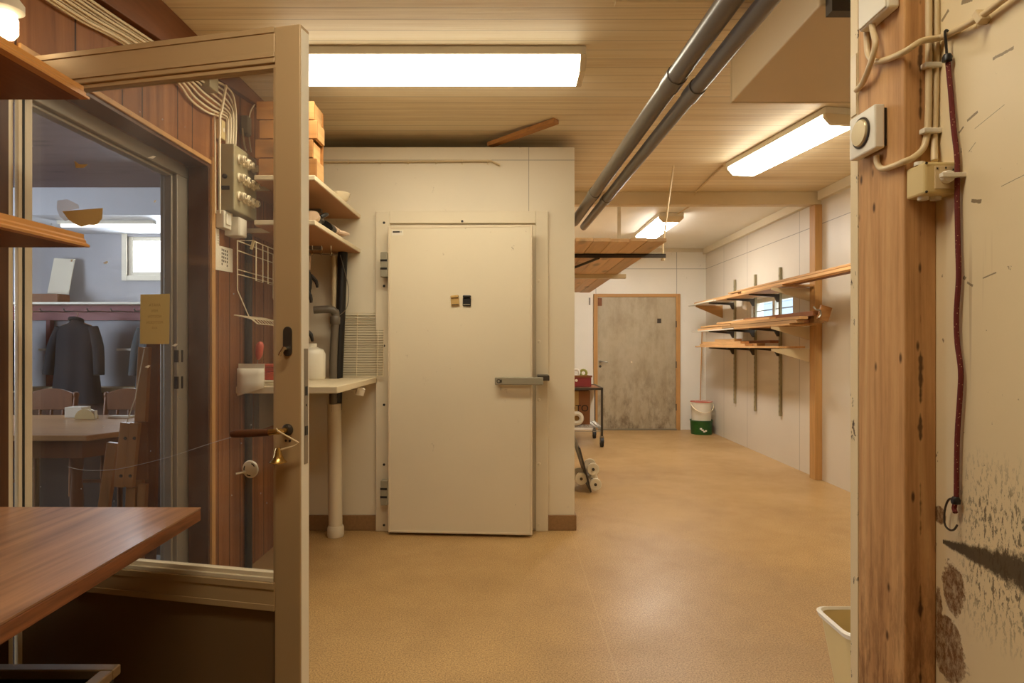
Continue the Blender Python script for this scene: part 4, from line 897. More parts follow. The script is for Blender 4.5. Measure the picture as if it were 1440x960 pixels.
conduit([pX(1218, 14, .7295), pX(1219, 55, .7295), pX(1221, 76, .7295), pX(1230, 86, .7295), pX(1246, 84, .7295)] + [Vector((.727, 1.128, 1.841)), front(1296, 58, 1.12), front(1325, 52, 1.119)] + [pX(1355, 37, .784), pX(1385, 19, .784), pX(1418, -6, .784), pX(1470, -40, .784)], 'cream conduit crossing the timber post and rising along the battered wall')
conduit([pX(1227, 10, .7275) + Vector((-.006, 0, 0)), pX(1233, 42, .7275) + Vector((-.008, 0, 0)), pX(1231, 62, .715), pX(1222, 95, .715), pX(1212, 118, .726), pX(1204, 127, .729)], 'cream conduit curving from the top junction box behind the post')
conduit([Vector((front(1306, 0).x, 1.136, zt_)), front(1306, 0), front(1306, 100), front(1305, 170), front(1300, 205), front(1285, 221), front(1272, 227, 1.133), side(1255, 234), side(1240, 237), side(1234, 230), side(1233, 219)], 'cream conduit down the post curving to the thermostat')
conduit([Vector((front(1317, 0).x, 1.136, zt_)), front(1317, 0), front(1316, 110), front(1314, 190), front(1314, 226, 1.125)], 'straight cream conduit down the post into the rotary switch')
for k, (x_, y_, lb) in enumerate(((1311.5, 92, 'cream double clip holding the twin conduits at the upper post'), (1309.5, 184, 'cream double clip holding the twin conduits above the switch'))):
    c = front(x_, y_, 1.133); solo(B().box(c.x - .017, c.x + .017, 1.127, 1.1425, c.z - .005, c.z + .005), 'mounting_clip', 'white', lb, 'clip', c, bevel=.002)
c = pX(1380, 24, .786); solo(B().obox(c, (.018, .012, .026), (-.5, 0, 0)).lathe([(0, 0), (.004, 0), (.003, .004), (0, .004)], c + Vector((-.009, 0, -.016)), (-1, 0, 0), 10), 'mounting_clip', 'conduit', 'screwed clip holding the conduit on the battered wall', 'clip', c, bevel=.002)
c = pX(1203, 108, .73); solo(B().box(.7335, .7358, 1.298, 1.321, 1.79, 1.92), 'cover_plate', 'conduit', 'narrow white cover plate on the chipped panel edge', 'plate', (.73, 1.31, 1.79), bevel=.002)  # cover plate only, nothing is mounted on it
# bungee cord
bc = thing('bungee_cord', 'dark red bungee cord with black hooks hanging on the battered wall', 'bungee cord', pX(1345, 720, .785))
Pn = [pX(a, c, .787) for a, c in ((1333, 88), (1337, 130), (1341, 180), (1346, 225), (1346, 280), (1347, 340), (1348, 390), (1345, 440), (1346, 480), (1351, 520), (1350, 555), (1346, 620), (1345, 700))]
t = NT('bungee_weave'); v_ = t.voro((60, 60, 60), 3.0); cl = t.mix(t.ramp(v_, [(.12, 1.0), (.2, 0.0)]), S(104, 34, 26), S(196, 150, 110)); M['bungee'] = t.bsdf(cl, .8, 0, v_, .2, .002)
B().tube(Pn, .0042, 8, smooth_n=6).build('elastic', 'bungee', bc, smooth=True)
a0 = pX(1329, 44, .78); a1 = pX(1332, 82, .784)
B().tube([a0 + Vector((.006, 0, 0)), a0, a0.lerp(a1, .5), a1], .0022, 6, smooth_n=4).build('top_hook', 'black', bc, smooth=True)
B().lathe([(0, -.007), (.008, -.005), (.0085, .002), (.006, .007), (0, .008)], a1, (0, 0, 1), 12).build('top_knot', 'black', bc, smooth=True)
c0 = pX(1344, 704, .785)
B().lathe([(0, -.007), (.007, -.005), (.008, .002), (.005, .007), (0, .008)], c0, (0, 0, 1), 12).build('bottom_knot', 'black', bc, smooth=True)
Pn = [pX(a, c, .784) for a, c in ((1344, 702), (1336, 701), (1331, 708), (1328, 722), (1329, 738), (1336, 745), (1342, 744), (1346, 738))]
B().tube(Pn, .0018, 6, smooth_n=4).build('bottom_hook', 'dark_steel', bc, smooth=True)
B().tube([c0, c0 + Vector((0, .004, -.014)), c0 + Vector((-.002, -.002, -.02))], .004, 8).build('loose_end', 'bungee', bc, smooth=True)
# waste bin behind the partition end
wb = thing('waste_bin', 'cream plastic waste bin beside the post, partly behind the panel edge', 'bin', (1.22, 2.08, 0))
b = B()
def rr(x0, x1, y0, y1, z, r, n=4):
    pts = []
    for cx_, cy_, a in ((x1 - r, y1 - r, 0), (x0 + r, y1 - r, PI / 2), (x0 + r, y0 + r, PI), (x1 - r, y0 + r, 1.5 * PI)):
        pts += [Vector((cx_ + r * math.cos(a + PI / 2 * k / n), cy_ + r * math.sin(a + PI / 2 * k / n), z)) for k in range(n + 1)]
    return pts
b.ring_skin([rr(1.16, 1.33, 2.02, 2.17, .0, .03), rr(1.10, 1.39, 1.98, 2.20, .35, .04), rr(1.105, 1.385, 1.985, 2.195, .35, .038), rr(1.165, 1.325, 2.025, 2.165, .012, .028)]); b.build('body', 'yellowed', wb, smooth=True)
b = B(); b.ring_skin([rr(1.094, 1.396, 1.974, 2.206, .34, .043), rr(1.088, 1.402, 1.968, 2.212, .356, .046), rr(1.10, 1.39, 1.98, 2.20, .36, .042), rr(1.106, 1.384, 1.986, 2.194, .352, .038)], closed=True); b.build('rim', 'white', wb, smooth=True)

# ------------------------------------------------------------------ right wall: window, post, bracket shelving, timber
w1 = thing('window_1', 'low daylit window behind the timber shelves', 'window', kind='structure')
b = B()
for a in ((wy0, wy0 + .05, wz0, wz1), (wy1 - .05, wy1, wz0, wz1), (wy0 + .05, wy1 - .05, wz0, wz0 + .05), (wy0 + .05, wy1 - .05, wz1 - .05, wz1), (7.02, 7.08, wz0 + .05, wz1 - .05)): b.box(RW + .03, RW + .09, a[0], a[1], a[2], a[3])
b.build('window_frame', 'white', w1, bevel=.004)
B().box(RW + .06, RW + .064, wy0 + .05, wy1 - .05, wz0 + .05, wz1 - .05).build('pane', 'wglass', w1)
B().box(RW + .045, RW + .058, wy0 + .05, wy1 - .05, 1.71, 1.72).build('glazing_bar', 'steel', w1)
pp_ = thing('wall_post', 'pine post against the wall at the end of the timber shelves', 'post', (2.965, 5.94, 0))
B().box(2.93, RW - .001, 5.885, 5.995, 0, 2.654).build('timber', 'frame_wood', pp_, bevel=.003)
for z_ in (1.86, 1.48, 1.262):
    B().poly([(2.928, 5.99, z_), (2.56, 5.99, z_), (2.56, 5.99, z_ - .02), (2.928, 5.99, z_ - .13)], (0, .02, 0)).build('plywood_bracket', 'beam', pp_)
bs = thing('bracket_shelving', 'metal wall shelving with slotted uprights and three rows of brackets', 'shelving', (2.98, 7.4, .5))
for y_, z0, z1 in ((8.14, .524, 2.17), (7.46, .493, 2.16), (6.77, .513, 2.16)):
    up = B().box(2.972, RW - .001, y_ - .017, y_ + .017, z0, z1).build('upright', 'box_grey', bs, bevel=.002)
    b = B()
    for k in range(26): b.box(2.9712, 2.9722, y_ - .004, y_ + .004, z0 + .04 + k * .06, z0 + .065 + k * .06)
    b.build('slot', 'ink', up)
    for z_ in (1.865, 1.485, 1.268):
        B().poly([(2.972, y_ - .012, z_), (2.64, y_ - .012, z_), (2.64, y_ - .012, z_ - .012), (2.92, y_ - .012, z_ - .035), (2.95, y_ - .012, z_ - .09), (2.972, y_ - .012, z_ - .09)], (0, .024, 0)).build('bracket', 'dark_steel', bs)
B().poly([(2.999, 8.64, 1.86), (2.62, 8.64, 1.86), (2.62, 8.64, 1.84), (2.999, 8.64, 1.68)], (0, .02, 0)).build('end_bracket', 'frame_wood_x', bs)
pl_ = []
def plank(label, x0, x1, y0, y1, z0, z1, mat='pine_y', name='timber_plank', group=None, tilt=0.0, yaw=0.0):
    c = ((x0 + x1) / 2, (y0 + y1) / 2, (z0 + z1) / 2)
    return solo(B().obox(c, (x1 - x0, y1 - y0, z1 - z0), (tilt, 0, yaw)), name, mat, label, 'plank', (c[0], c[1], z0), group, bevel=.0015)
# bottom row
g1 = 'planks on the bottom wall shelf'
plank('long dark shelf board on the bottom brackets', 2.64, 2.90, 6.02, 8.75, 1.269, 1.289, 'pine_y', 'shelf_board')
plank('pine plank at the front of the bottom shelf, lowest', 2.645, 2.73, 6.9, 8.55, 1.290, 1.315, group=None)
plank('pine plank behind the front one on the bottom shelf', 2.74, 2.83, 6.8, 8.4, 1.290, 1.32)
plank('pine plank lying second from below on the bottom shelf', 2.65, 2.75, 7.05, 8.45, 1.3165, 1.345)
plank('short offcut topmost on the bottom shelf stack', 2.67, 2.76, 7.3, 8.0, 1.346, 1.375)
plank('dark plank at the back of the bottom shelf stack', 2.78, 2.87, 6.55, 8.0, 1.3215, 1.352, 'redwood')
# middle row
zc = 1.486
plank('white board under the far end of the middle shelf timber', 2.62, 2.86, 7.2, 8.85, zc, zc + .014, 'white', 'shelf_board')
plank('pine board under the near end of the middle shelf timber', 2.62, 2.88, 5.75, 7.18, zc, zc + .018, 'pine_y', 'shelf_board')
plank('pale plank at the front edge of the middle shelf', 2.625, 2.70, 5.62, 7.6, zc + .019, zc + .047)
plank('far pale plank at the front edge of the middle shelf', 2.63, 2.70, 7.62, 8.6, zc + .0145, zc + .042)
plank('reddish plank behind the front edge of the middle shelf', 2.71, 2.79, 5.7, 8.45, zc + .019, zc + .05, 'redwood')
plank('pine plank second from the front edge above the pale one', 2.63, 2.715, 5.58, 7.3, zc + .0515, zc + .078)
plank('far pine plank above the far pale plank on the middle shelf', 2.64, 2.72, 7.35, 8.5, zc + .0515, zc + .074)
plank('pine plank on the reddish plank of the middle shelf', 2.72, 2.80, 5.9, 8.3, zc + .0515, zc + .08)
plank('thick pine beam at the back of the middle shelf', 2.81, 2.90, 5.66, 7.9, zc + .019, zc + .095)
plank('topmost pale lath on the middle shelf stack', 2.66, 2.73, 6.3, 7.9, zc + .081, zc + .103)
plank('dark reddish lath topmost at the near end of the middle stack', 2.74, 2.80, 5.55, 7.2, zc + .081, zc + .125, 'redwood')
plank('thin white sheet strip leaning on top of the middle stack', 2.86, 2.875, 6.02, 7.9, zc + .097, zc + .135, 'white', 'sheet_strip')
rk = thing('hanging_offcut', 'curled wooden offcut at the near end of the middle shelf', 'offcut', (2.78, 5.6, zc + .05))
B().obox((2.83, 5.515, zc + .10), (.10, .02, .13), (0, .3, 0)).build('cheek', 'pine_x', rk)
B().tube([(2.735, 5.52, zc + .16), (2.75, 5.5, zc + .13), (2.78, 5.5, zc + .13), (2.79, 5.5, zc + .09), (2.77, 5.5, zc + .06)], .008, 8, smooth_n=4).build('hook', 'steel', rk)
# top row
zt2 = 1.866
plank('white board at the far end of the top shelf', 2.60, 2.90, 7.85, 8.95, zt2, zt2 + .016, 'white', 'shelf_board')
plank('wide pine board across the near brackets of the top shelf', 2.62, 2.92, 5.9, 7.8, zt2, zt2 + .02, 'pine_y', 'shelf_board')
plank('very long pine plank jutting past the post on the top shelf', 2.62, 2.70, 4.2, 6.95, zt2 + .0205, zt2 + .045)
plank('long reddish plank beside the jutting one on the top shelf', 2.71, 2.79, 4.0, 7.1, zt2 + .0205, zt2 + .05, 'redwood')
plank('long pine plank lying above the jutting one on the top shelf', 2.63, 2.70, 4.6, 7.4, zt2 + .0505, zt2 + .068)
plank('thin round-edged lath topmost on the top shelf', 2.72, 2.745, 5.35, 7.0, zt2 + .0705, zt2 + .092)
plank('short pine plank at the far end of the top shelf', 2.64, 2.74, 7.1, 8.8, zt2 + .0205, zt2 + .042)
plank('white lath standing at the back of the top shelf', 2.89, 2.93, 6.3, 7.9, zt2 + .0205, zt2 + .07, 'white')
plank('narrow dark lath at the middle of the top shelf', 2.76, 2.80, 7.15, 8.2, zt2 + .0205, zt2 + .05, 'redwood')

# ------------------------------------------------------------------ bucket pair, broom
gb = thing('green_bucket', 'dark green bucket holding a white bucket in the far corner', 'bucket', (2.80, 8.98, 0))
b = B(); b.lathe([(0, 0), (.148, 0), (.158, .19), (.166, .195), (.166, .205), (.154, .205), (.144, .012), (0, .012)], (2.80, 8.98, 0), seg=32); b.build('body', 'green', gb, smooth=True)
b = B()
for a in (-1.9, -1.75, -1.6, -1.45):
    b.obox((2.80 + .155 * math.cos(a), 8.98 + .155 * math.sin(a), .07 + .02 * math.sin(a * 9)), (.03, .004, .022), (0, 0, a + PI / 2))
b.build('printed_label', 'paper', gb)
wbk = thing('white_bucket', 'white bucket with reddish inner rim nested in the green bucket', 'bucket', (2.80, 8.98, .013))
b = B(); b.lathe([(0, .013), (.125, .013), (.151, .455), (.158, .46), (.158, .475), (.147, .475), (.12, .025), (0, .025)], (2.80, 8.98, 0), seg=32); b.build('body', 'white', wbk, smooth=True)
B().ringt((2.80, 8.98, .472), .153, .007, (0, 0, 1), 36).build('rim', 'red', wbk, smooth=True)
B().lathe([(.1405, .36), (.1455, .462), (.1445, .462), (.1395, .36)], (2.80, 8.98, 0), seg=32).build('inner_stain', 'red', wbk, smooth=True)
B().tube([Vector((2.80 + .163 * math.cos(a), 8.98 - .17 * abs(math.sin(a)) ** .7, .45 - .13 * abs(math.sin(a)))) for a in [PI * k / 16 for k in range(17)]], .007, 6).build('handle', 'porcelain', wbk, smooth=True)
br = thing('broom', 'broom with a thin pale handle leaning in the far corner behind the buckets', 'broom', (2.86, 9.28, 0))
B().tube([(2.85, 9.22, .1), (2.93, 9.36, 1.50)], .009, 10).build('handle', 'frame_wood', br, smooth=True)
B().box(2.72, 2.97, 9.19, 9.25, .075, .11).build('head', 'frame_wood', br, bevel=.005)
B().box(2.725, 2.965, 9.19, 9.25, 0, .075).build('bristle', 'tan', br)

# ------------------------------------------------------------------ cart behind the cold room with its load
ct = thing('utility_cart', 'dark metal trolley with wire shelf behind the cold room corner', 'cart', (.95, 8.15, 0))
cx0, cx1, cy0, cy1 = .64, 1.165, 7.8, 8.5
for x_ in (cx0, cx1):
    for y_ in (cy0, cy1):
        B().box(x_ - .014, x_ + .014, y_ - .014, y_ + .014, .14, .755).build('upright', 'dark_steel', ct, bevel=.002)
        cw = B().box(x_ - .02, x_ + .02, y_ - .02, y_ + .02, .12, .14).box(x_ - .026, x_ - .020, y_ - .02, y_ + .03, .055, .125).box(x_ + .020, x_ + .026, y_ - .02, y_ + .03, .055, .125).build('caster_fork', 'steel', ct)
        B().cyl((x_ - .018, y_ + .01, .0625), (x_ + .018, y_ + .01, .0625), .0615, 20).build('wheel', 'rubber', cw, smooth=True)
b = B().box(cx0 - .014, cx1 + .014, cy0 - .014, cy0 + .014, .727, .757).box(cx0 - .014, cx1 + .014, cy1 - .014, cy1 + .014, .727, .757).box(cx0 - .014, cx0 + .014, cy0 + .014, cy1 - .014, .727, .757).box(cx1 - .014, cx1 + .014, cy0 + .014, cy1 - .014, .727, .757)
b.build('top_frame', 'dark_steel', ct, bevel=.002)
B().box(cx0 + .014, cx1 - .014, cy0 + .014, cy1 - .014, .744, .750).build('top_tray', 'cardboard', ct)
b = B().tube([(cx0, cy0, .25), (cx1, cy0, .25), (cx1, cy1, .25), (cx0, cy1, .25)], .006, 6, True).tube([(cx0, cy0, .20), (cx1, cy0, .20), (cx1, cy1, .20), (cx0, cy1, .20)], .006, 6, True)
for k in range(1, 14): b.tube([(cx0, cy0 + k * .05, .25), (cx1, cy0 + k * .05, .25)], .003, 5)
for k in range(1, 10): b.tube([(cx0 + k * .0525, cy0, .256), (cx0 + k * .0525, cy1, .256)], .003, 5)
b.build('wire_shelf', 'steel', ct)
cbx = thing('cardboard_box', 'brown cardboard box with dark print on the trolley wire shelf', 'box', (.87, 8.15, .262))
B().box(.68, 1.04, 8.0, 8.4, .262, .70).build('carton', 'cardboard', cbx, bevel=.003)
B().box(.83, .89, 7.9985, 8.0, .262, .70).build('tape_strip', 'tan', cbx)
textmesh('OTO', .12, lambda x, y, w: Vector((.885 + x, 7.998 - w, .47 + y)), .001).build('printed_lettering', 'ink', cbx)
cr2 = thing('red_tray', 'dark red shallow crate on top of the trolley', 'tray', (.86, 8.15, .758))
b = B().box(.68, 1.05, 7.95, 8.35, .758, .77).box(.68, 1.05, 7.95, 7.965, .77, .895).box(.68, 1.05, 8.335, 8.35, .77, .895).box(.68, .695, 7.965, 8.335, .77, .895).box(1.035, 1.05, 7.965, 8.335, .77, .895)
b.build('tray_body', 'redboard', cr2, bevel=.002)
B().box(.67, 1.06, 7.94, 7.965, .88, .905).build('rim', 'redwood', cr2)
B().lathe([(0, 0), (.018, 0), (.016, .004), (0, .004)], (.855, 7.95, .84), (0, -1, 0), 16).build('badge', 'paper', cr2)
solo(B().ringt((.87, 8.1, .935), .04, .016, (.3, 1, 0), 24), 'tape_roll', 'paper', 'white tape roll standing in the dark red crate', 'tape roll', (.9, 8.1, .88), smooth=True)
solo(B().ringt((.965, 8.1, .93), .04, .017, (.2, 1, .1), 24), 'tape_roll', paint('olive_tape', S(150, 150, 60), .5), 'olive green tape roll standing in the dark red crate', 'tape roll', (.995, 8.1, .88), smooth=True)
solo(B().ringt((.855, 7.9, .355), .062, .03, (.15, 1, 0), 28), 'white_reel', 'white', 'white plastic reel standing on the trolley wire shelf', 'reel', (.855, 7.9, .262), smooth=True)
solo(B().obox((1.10, 8.36, .50), (.09, .012, .47), (.0, 0, 0)), 'white_board', 'white', 'narrow white board standing on the trolley wire shelf', 'board', (1.10, 8.36, .262))
# stair-climbing sack truck leaning on the cold room side
st = thing('sack_truck', 'sack truck with dark toe plate and pale tri-star wheels beside the cold room', 'hand truck', (.68, 5.55, 0))
def tri(cy_):
    c = Vector((.70, cy_, .132))
    hub = B(); 
    for k in range(3):
        a = -.9 + k * 2 * PI / 3; p = c + Vector((.078 * math.cos(a), 0, .078 * math.sin(a)))
        hub.beam(c, p, .02, .012, (0, 1, 0))
    h = hub.build('wheel_spider', 'steel', st)
    for k in range(3):
        a = -.9 + k * 2 * PI / 3; p = c + Vector((.078 * math.cos(a), -.016, .078 * math.sin(a)))
        wv = B().lathe([(.012, -.012), (.034, -.012), (.034, -.016), (.050, -.016), (.054, -.011), (.054, .011), (.050, .016), (.034, .016), (.034, .012), (0.012, .012)], p, (0, 1, 0), 28).build('wheel', 'cream', h)
        B().cyl(p + Vector((0, -.021, 0)), p + Vector((0, .021, 0)), .013, 14).build('hub_cap', 'dark_steel', h)
tri(5.42); tri(5.63)
B().cyl((.70, 5.38, .132), (.70, 5.68, .132), .009, 10).build('axle', 'steel', st)
B().poly([(.700, 5.36, .006), (.712, 5.36, .012), (.612, 5.36, .40), (.600, 5.36, .40)], (0, .36, 0)).build('toe_plate', 'dark_steel', st, bevel=.003)
for y_ in (5.44, 5.72): B().tube([(.69, y_, .10), (.56, y_, .5), (.50, y_, 1.05)], .012, 8).build('side_tube', 'steel', st, smooth=True)
B().tube([(.50, 5.44, 1.05), (.49, 5.58, 1.10), (.50, 5.72, 1.05)], .013, 8, smooth_n=4).build('handle', 'rubber', st, smooth=True)

# ------------------------------------------------------------------ dining room beyond the glass
DY = 7.5
dwx0, dwx1, dwz0, dwz1 = -4.70, -3.8, 2.15, 2.63
b = B().box(-7.2, dwx0, DY, DY + .2, 0, 2.95).box(dwx1, LW - .19, DY, DY + .2, 0, 2.95).box(dwx0, dwx1, DY, DY + .2, 0, dwz0).box(dwx0, dwx1, DY, DY + .2, dwz1, 2.95)
struct(b, 'wall_dining_back', 'dwall', 'pale grey far wall of the dining room', 'wall')
ly0, ly1, lz0, lz1 = 2.2, 5.2, 1.0, 2.2  # unseen opening added in the side wall to let the fill in
b = B().box(-7.4, -7.2, -.6, ly0, 0, 2.95).box(-7.4, -7.2, ly1, DY + .2, 0, 2.95).box(-7.4, -7.2, ly0, ly1, 0, lz0).box(-7.4, -7.2, ly0, ly1, lz1, 2.95)
struct(b, 'wall_dining_left', 'dwall', 'side wall of the dining room', 'wall')
struct(B().box(-7.2, LW - .19, -.75, -.6, 0, 2.95), 'wall_dining_front', 'dwall', 'near wall of the dining room', 'wall')
struct(B().box(-7.4, LW - .19, -.6, DY + .2, 2.95, 3.05), 'ceiling_dining', 'dceil', 'brownish board ceiling of the dining room', 'ceiling')
struct(B().box(-7.2, LW - .19, 6.4, DY, 2.66, 2.95), 'beam_dining', 'dsoffit', 'white boxed soffit above the dining room coat rack', 'beam', bevel=.004)
w2 = thing('window_2', 'small bright window high in the dining room wall', 'window', kind='structure')
b = B().box(dwx0, dwx0 + .06, DY + .02, DY + .08, dwz0, dwz1).box(dwx1 - .06, dwx1, DY + .02, DY + .08, dwz0, dwz1).box(dwx0 + .06, dwx1 - .06, DY + .02, DY + .08, dwz0, dwz0 + .05).box(dwx0 + .06, dwx1 - .06, DY + .02, DY + .08, dwz1 - .05, dwz1).box(dwx0 - .06, dwx0, DY - .02, DY + .02, dwz0 - .06, dwz1 + .05).box(dwx0, dwx1 + .05, DY - .02, DY + .02, dwz0 - .06, dwz0)
b.build('window_frame', 'white', w2, bevel=.004)
B().box(dwx0 + .06, dwx1 - .06, DY + .05, DY + .055, dwz0 + .05, dwz1 - .05).build('pane', 'wglass', w2)
for x0_, x1_, lb in ((-6.3, -5.25, 'lit tube light under the dining soffit, farther from the window'), (-4.95, -3.9, 'lit tube light under the dining soffit, above the window')):
    t = thing('ceiling_tube_light', lb, 'ceiling light', ((x0_ + x1_) / 2, 6.7, 2.6))
    B().box(x0_, x1_, 6.67, 6.73, 2.625, 2.66).build('housing', 'white', t)
    B().cyl((x0_ + .03, 6.7, 2.608), (x1_ - .03, 6.7, 2.608), .016, 12).build('tube', 'glow_dining', t)
struct(B().box(LW - .26, LW - .19, -.6, DY, 2.6, 2.95), 'wall_dining_right', 'dwall', 'strip of dining room wall above the doorway', 'wall')
# coat rack with hat shelf
cr_ = thing('coat_rack', 'red backed coat rack with hat shelf along the dining room wall', 'coat rack', (-5.0, 7.35, .5))
B().box(-6.6, -3.6, 7.1, 7.499, 1.775, 1.80).build('hat_shelf', 'white', cr_, bevel=.004)
B().box(-6.6, -3.6, 7.40, 7.499, 1.60, 1.775).build('back_board', 'redboard', cr_)
for x_ in (-5.62, -4.3): B().box(x_ - .025, x_ + .025, 7.43, 7.499, 0, 1.6).build('upright', 'redboard', cr_)
for x0_, x1_ in ((-5.56, -5.27), (-4.64, -4.38)): B().box(x0_, x1_, 7.2, 7.43, 1.235, 1.26).build('small_shelf', 'white', cr_)
B().box(-6.6, -3.6, 7.30, 7.33, 0, .738).build('bench_front', 'dark_wood', cr_)
B().box(-6.6, -3.6, 7.22, 7.43, .74, .80).build('bench', 'beam', cr_, bevel=.004)
for k in range(10): B().tube([(-6.2 + k * .27, 7.40, 1.70), (-6.2 + k * .27, 7.02, 1.69), (-6.2 + k * .27, 7.0, 1.72)], .008, 6).build('peg', 'steel', cr_)
def coat(label, x, y, z, w, h, mat, open_=.1):
    t = thing('coat', label, 'coat', (x, y, z - h))
    secs = [(x, y, z + .01, .06, .045), (x, y, z - .03, .09, .055), (x, y, z - .07, w * .36, .075), (x, y, z - .14, w * .42, .09), (x, y, z - h * .5, w * .42, .10), (x, y, z - h, w * .5, .11)]
    rings = []
    for cx_, cy_, zz, rx, ry in secs:
        f_ = (z - zz) / h
        rings.append([Vector((cx_ + rx * math.cos(a) * (1 + .04 * f_ * math.sin(a * 9)), cy_ + ry * math.sin(a) * (1 + .18 * f_ * math.sin(a * 7 + 1)), zz)) for a in [2 * PI * k / 40 for k in range(40)]])
    B().ring_skin(rings).build('body', mat, t, smooth=True)
    for sgn in (-1, 1): B().tube([(x + sgn * w * .33, y, z - .08), (x + sgn * w * .46, y - .02, z - .3), (x + sgn * w * .52, y - .05, z - .62)], [.055, .06, .055], 12, smooth_n=3).build('sleeve', mat, t, smooth=True)
    B().ringt((x, y - .01, z + .01), .06, .02, (0, .3, 1), 20).build('collar', 'cloth_dark', t, smooth=True)
    B().tube([(x, y, z), (x, y, z + .05), (x + .02, y, z + .075), (x, y, z + .09)], .004, 6).tube([(x - w * .3, y, z - .06), (x, y, z + .0), (x + w * .3, y, z - .06)], .008, 6).build('hanger', 'easel', t)
coat('long dark coat hanging in the middle of the dining coat rack', -4.98, 7.02, 1.58, .56, .95, 'cloth_dark')
coat('grey coat hanging just beside the long dark one toward the window', -4.12, 7.02, 1.57, .34, .80, 'cloth_grey')
coat('dark jacket hanging at the hinge side end of the coat rack', -5.78, 7.02, 1.56, .40, .78, 'cloth_dark')
fb_ = thing('white_panel_board', 'white board leaning on the dining hat shelf', 'board', (-5.45, 7.3, 1.9))
B().obox((-5.42, 7.38, 2.13), (.25, .012, .44), (-.18, .05, 0)).build('panel', 'paper', fb_)
B().obox((-5.50, 7.28, 1.852), (.36, .2, .10)).build('base_box', 'redwood', fb_)
# dining table
dt = thing('dining_table', 'wooden dining table with cut corners behind the glass door', 'table', (-3.65, 4.25, 0))
tp = [(-4.75, 4.0), (-4.40, 3.72), (-2.58, 3.72), (-2.42, 4.02), (-2.46, 4.6), (-2.72, 4.82), (-4.40, 4.82), (-4.75, 4.5)]
B().poly([(x_, y_, .715) for x_, y_ in tp], (0, 0, .035)).build('table_top', 'oak', dt, bevel=.006)
B().poly([((x_ + 3.6) * .93 - 3.6, (y_ - 4.27) * .88 + 4.27, .60) for x_, y_ in tp], (0, 0, .115)).build('apron', 'oak_z', dt)
for x_ in (-4.4, -2.78):
    for y_ in (3.92, 4.6): B().lathe([(.03, 0), (.028, .1), (.04, .3), (.03, .45), (.045, .6)], (x_, y_, 0), seg=16).build('leg', 'oak_z', dt, smooth=True)
def chair(label, x, y, rz):
    c, s_ = math.cos(rz), math.sin(rz)
    R = lambda u, v, w: Vector((x + u * c - v * s_, y + u * s_ + v * c, w))
    t = thing('dining_chair', label, 'chair', (x, y, 0), 'wooden dining chairs')
    B().fbox(R, -.21, .21, -.21, .21, .43, .46).build('seat', 'oak_z', t, bevel=.01)
    for u in (-.18, .18): B().tube([R(u, -.18, 0), R(u, -.18, .43)], .02, 10).build('leg', 'oak_z', t, smooth=True)
    for u in (-.2, .2):
        B().tube([R(u, .18, 0), R(u, .19, .45), R(u, .24, .85)], .02, 10).build('back_post', 'oak_z', t, smooth=True)
        B().lathe([(0, 0), (.02, .005), (.026, .025), (.018, .045), (0, .05)], R(u, .24, .845), seg=14).build('finial', 'oak_z', t, smooth=True)
    P = []
    for k in range(13):
        a = -1 + k / 6; P.append((a * .185, .88 + .045 * (1 - a * a)))
    B().poly([R(u, .215, w) for u, w in P] + [R(.185, .215, .74), R(-.185, .215, .74)], R(0, .245, 0) - R(0, .215, 0)).build('top_rail', 'oak_z', t, bevel=.004)
    for u in (-.1, 0, .1): B().tube([R(u, .2, .46), R(u, .228, .75)], .011, 8).build('spindle', 'oak_z', t, smooth=True)
    B().fbox(R, -.18, .18, -.19, -.17, .2, .225).build('stretcher', 'oak_z', t)
    return t
chair('dining chair with arched back behind the table, nearest the easel', -3.31, 5.08, 0)
chair('dining chair with arched back behind the table, farther from the easel', -3.98, 5.08, 0)
chair('dining chair mostly hidden behind the leaning dark board', -2.84, 5.36, 0)
solo(B().box(-3.37, -3.24, 4.62, 4.72, .751, .83), 'napkin_box', 'paper', 'white box at the back of the dining table', 'box', (-3.3, 4.67, .751), bevel=.003)
nh = thing('napkin_holder', 'yellow half round napkin holder on the dining table', 'napkin holder', (-3.15, 4.55, .751))
B().poly([Vector((-3.15 + .075 * math.cos(a), 4.52, .752 + .075 * math.sin(a))) for a in [PI * k / 14 for k in range(15)]], (0, .006, 0)).poly([Vector((-3.15 + .075 * math.cos(a), 4.56, .752 + .075 * math.sin(a))) for a in [PI * k / 14 for k in range(15)]], (0, .006, 0)).build('holder_side', 'yellowed', nh)
B().box(-3.22, -3.08, 4.528, 4.558, .752, .815).build('napkin_pad', 'paper', nh)
solo(B().box(-3.02, -2.86, 4.58, 4.66, .751, .768), 'folded_cloth', 'paper', 'flat white folded cloth beside the napkin holder', 'cloth', (-2.94, 4.62, .751), bevel=.004)
# folded easel leaning just beyond the doorway
EY = 3.25
ez = thing('wooden_easel', 'folded wooden easel leaning just inside the dining doorway', 'easel', (-2.05, EY, 0))
def eb(a, c, y, w, th, nm, mat='easel'):
    B().beam(pY(a[0], a[1], y), pY(c[0], c[1], y), w, th, (0, 1, 0)).build(nm, mat, ez, bevel=.002)
eb((204, 488), (188, 800), EY, .058, .03, 'mast')
eb((217, 470), (208, 812), EY + .05, .07, .03, 'mast', 'oak_z')
eb((178, 594), (169, 684), EY - .05, .05, .03, 'clamp_block'); eb((191, 594), (182, 684), EY - .05, .046, .03, 'clamp_block')
for x_, y_ in ((176, 616), (189, 616), (170, 669), (183, 669)):
    q = pY(x_, y_, EY - .067); B().lathe([(0, 0), (.009, 0), (.007, .004), (0, .004)], q, (0, -1, 0), 12).build('bolt', 'dark_steel', ez)
eb((160, 622), (132, 815), EY - .02, .055, .03, 'leg'); eb((186, 684), (181, 815), EY - .02, .05, .03, 'leg'); eb((202, 680), (195, 815), EY - .02, .04, .03, 'leg')
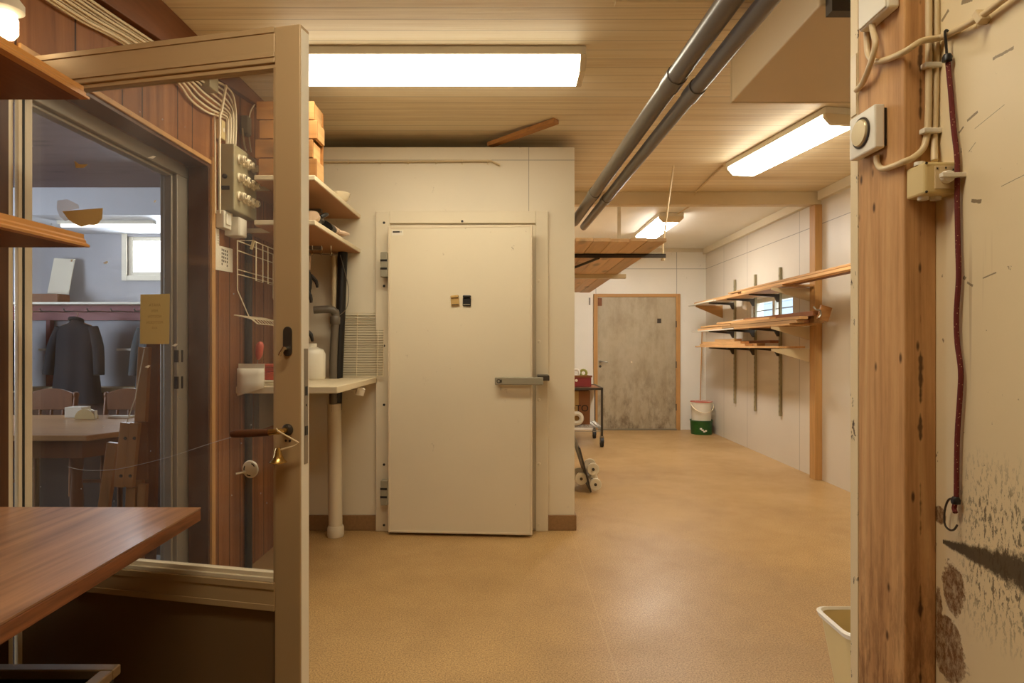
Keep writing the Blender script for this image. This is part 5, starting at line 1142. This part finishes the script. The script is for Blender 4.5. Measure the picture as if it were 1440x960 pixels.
eb((196, 592), (222, 592), EY - .025, .34, .012, 'side_board') if False else B().box(*sorted((pY(193, 0, EY).x, pY(212, 0, EY).x)), EY - .035, EY - .018, pY(0, 672, EY).z, pY(0, 592, EY).z).build('side_board', 'oak_z', ez)
B().tube([pY(203, 490, EY - .03), pY(190, 560, EY - .05), pY(178, 594, EY - .06)], .003, 6).build('cord', 'paper', ez)
solo(B().poly([pY(214, 470, 3.9), pY(229, 468, 3.9), pY(231, 780, 3.68), pY(214, 780, 3.68)], (0, .02, 0)), 'leaning_board', 'dark_wood', 'dark reddish board leaning beside the easel at the doorway', 'board', (-1.9, 3.3, 0))

# ------------------------------------------------------------------ world, daylight, added fill lamp, camera
w = bpy.data.worlds.new('sky'); SC.world = w; w.use_nodes = True
nt_ = w.node_tree; bg = nt_.nodes['Background']; bg.inputs[0].default_value = (.74, .86, 1, 1); bg.inputs[1].default_value = 1.15
def area(name, loc, rot, sx, sy, e, c):
    l = bpy.data.lights.new(name, 'AREA'); l.shape = 'RECTANGLE'; l.size = sx; l.size_y = sy; l.energy = e; l.color = c
    o = bpy.data.objects.new(name, l); COL.objects.link(o); o.location = loc; o.rotation_euler = rot; return o
area('fill_dining_side', (-7.6, 3.7, 1.7), (0, -PI / 2, 0), 1.6, 3.2, 95, (.74, .85, 1))  # added fill lamp, shining through an unseen side opening
area('daylight_dining_back', (-4.25, DY + .6, 2.45), (-PI / 2 - .2, 0, 0), 1.2, .7, 70, (.80, .89, 1))
area('daylight_store', (RW + .75, 7.05, 2.75), (0, PI / 2 - .75, 0), .6, 1.3, 30, (.74, .86, 1))
t = NT('outside_siding'); x, y, z = t.xyz(); g_ = t.math('LESS_THAN', t.math('FRACT', t.math('DIVIDE', z, .13)), .1)
M['siding'] = t.bsdf(t.mix(t.math('MULTIPLY', g_, .5), S(150, 160, 166), S(70, 80, 90)), .7)
struct(B().box(4.9, 5.0, 4.0, 13.0, -.1, 3.6), 'exterior_wall', 'siding', 'pale grey siding of a neighbouring building outside the low window', 'wall')
cam = bpy.data.cameras.new('camera'); co = bpy.data.objects.new('camera', cam); COL.objects.link(co)
co.location = (0, 0, CH); co.rotation_euler = (PI / 2, 0, 0)
cam.sensor_width = 36; cam.lens = F / 1440 * 36; cam.shift_x = 2 / 1440; cam.shift_y = 5 / 1440; cam.clip_start = .02
SC.camera = co
vs_ = SC.view_settings
SC.display_settings.display_device = 'sRGB'
vs_.view_transform = 'Standard'; vs_.look = 'None'; vs_.gamma = 1; vs_.use_curve_mapping = False; vs_.exposure = 1.72
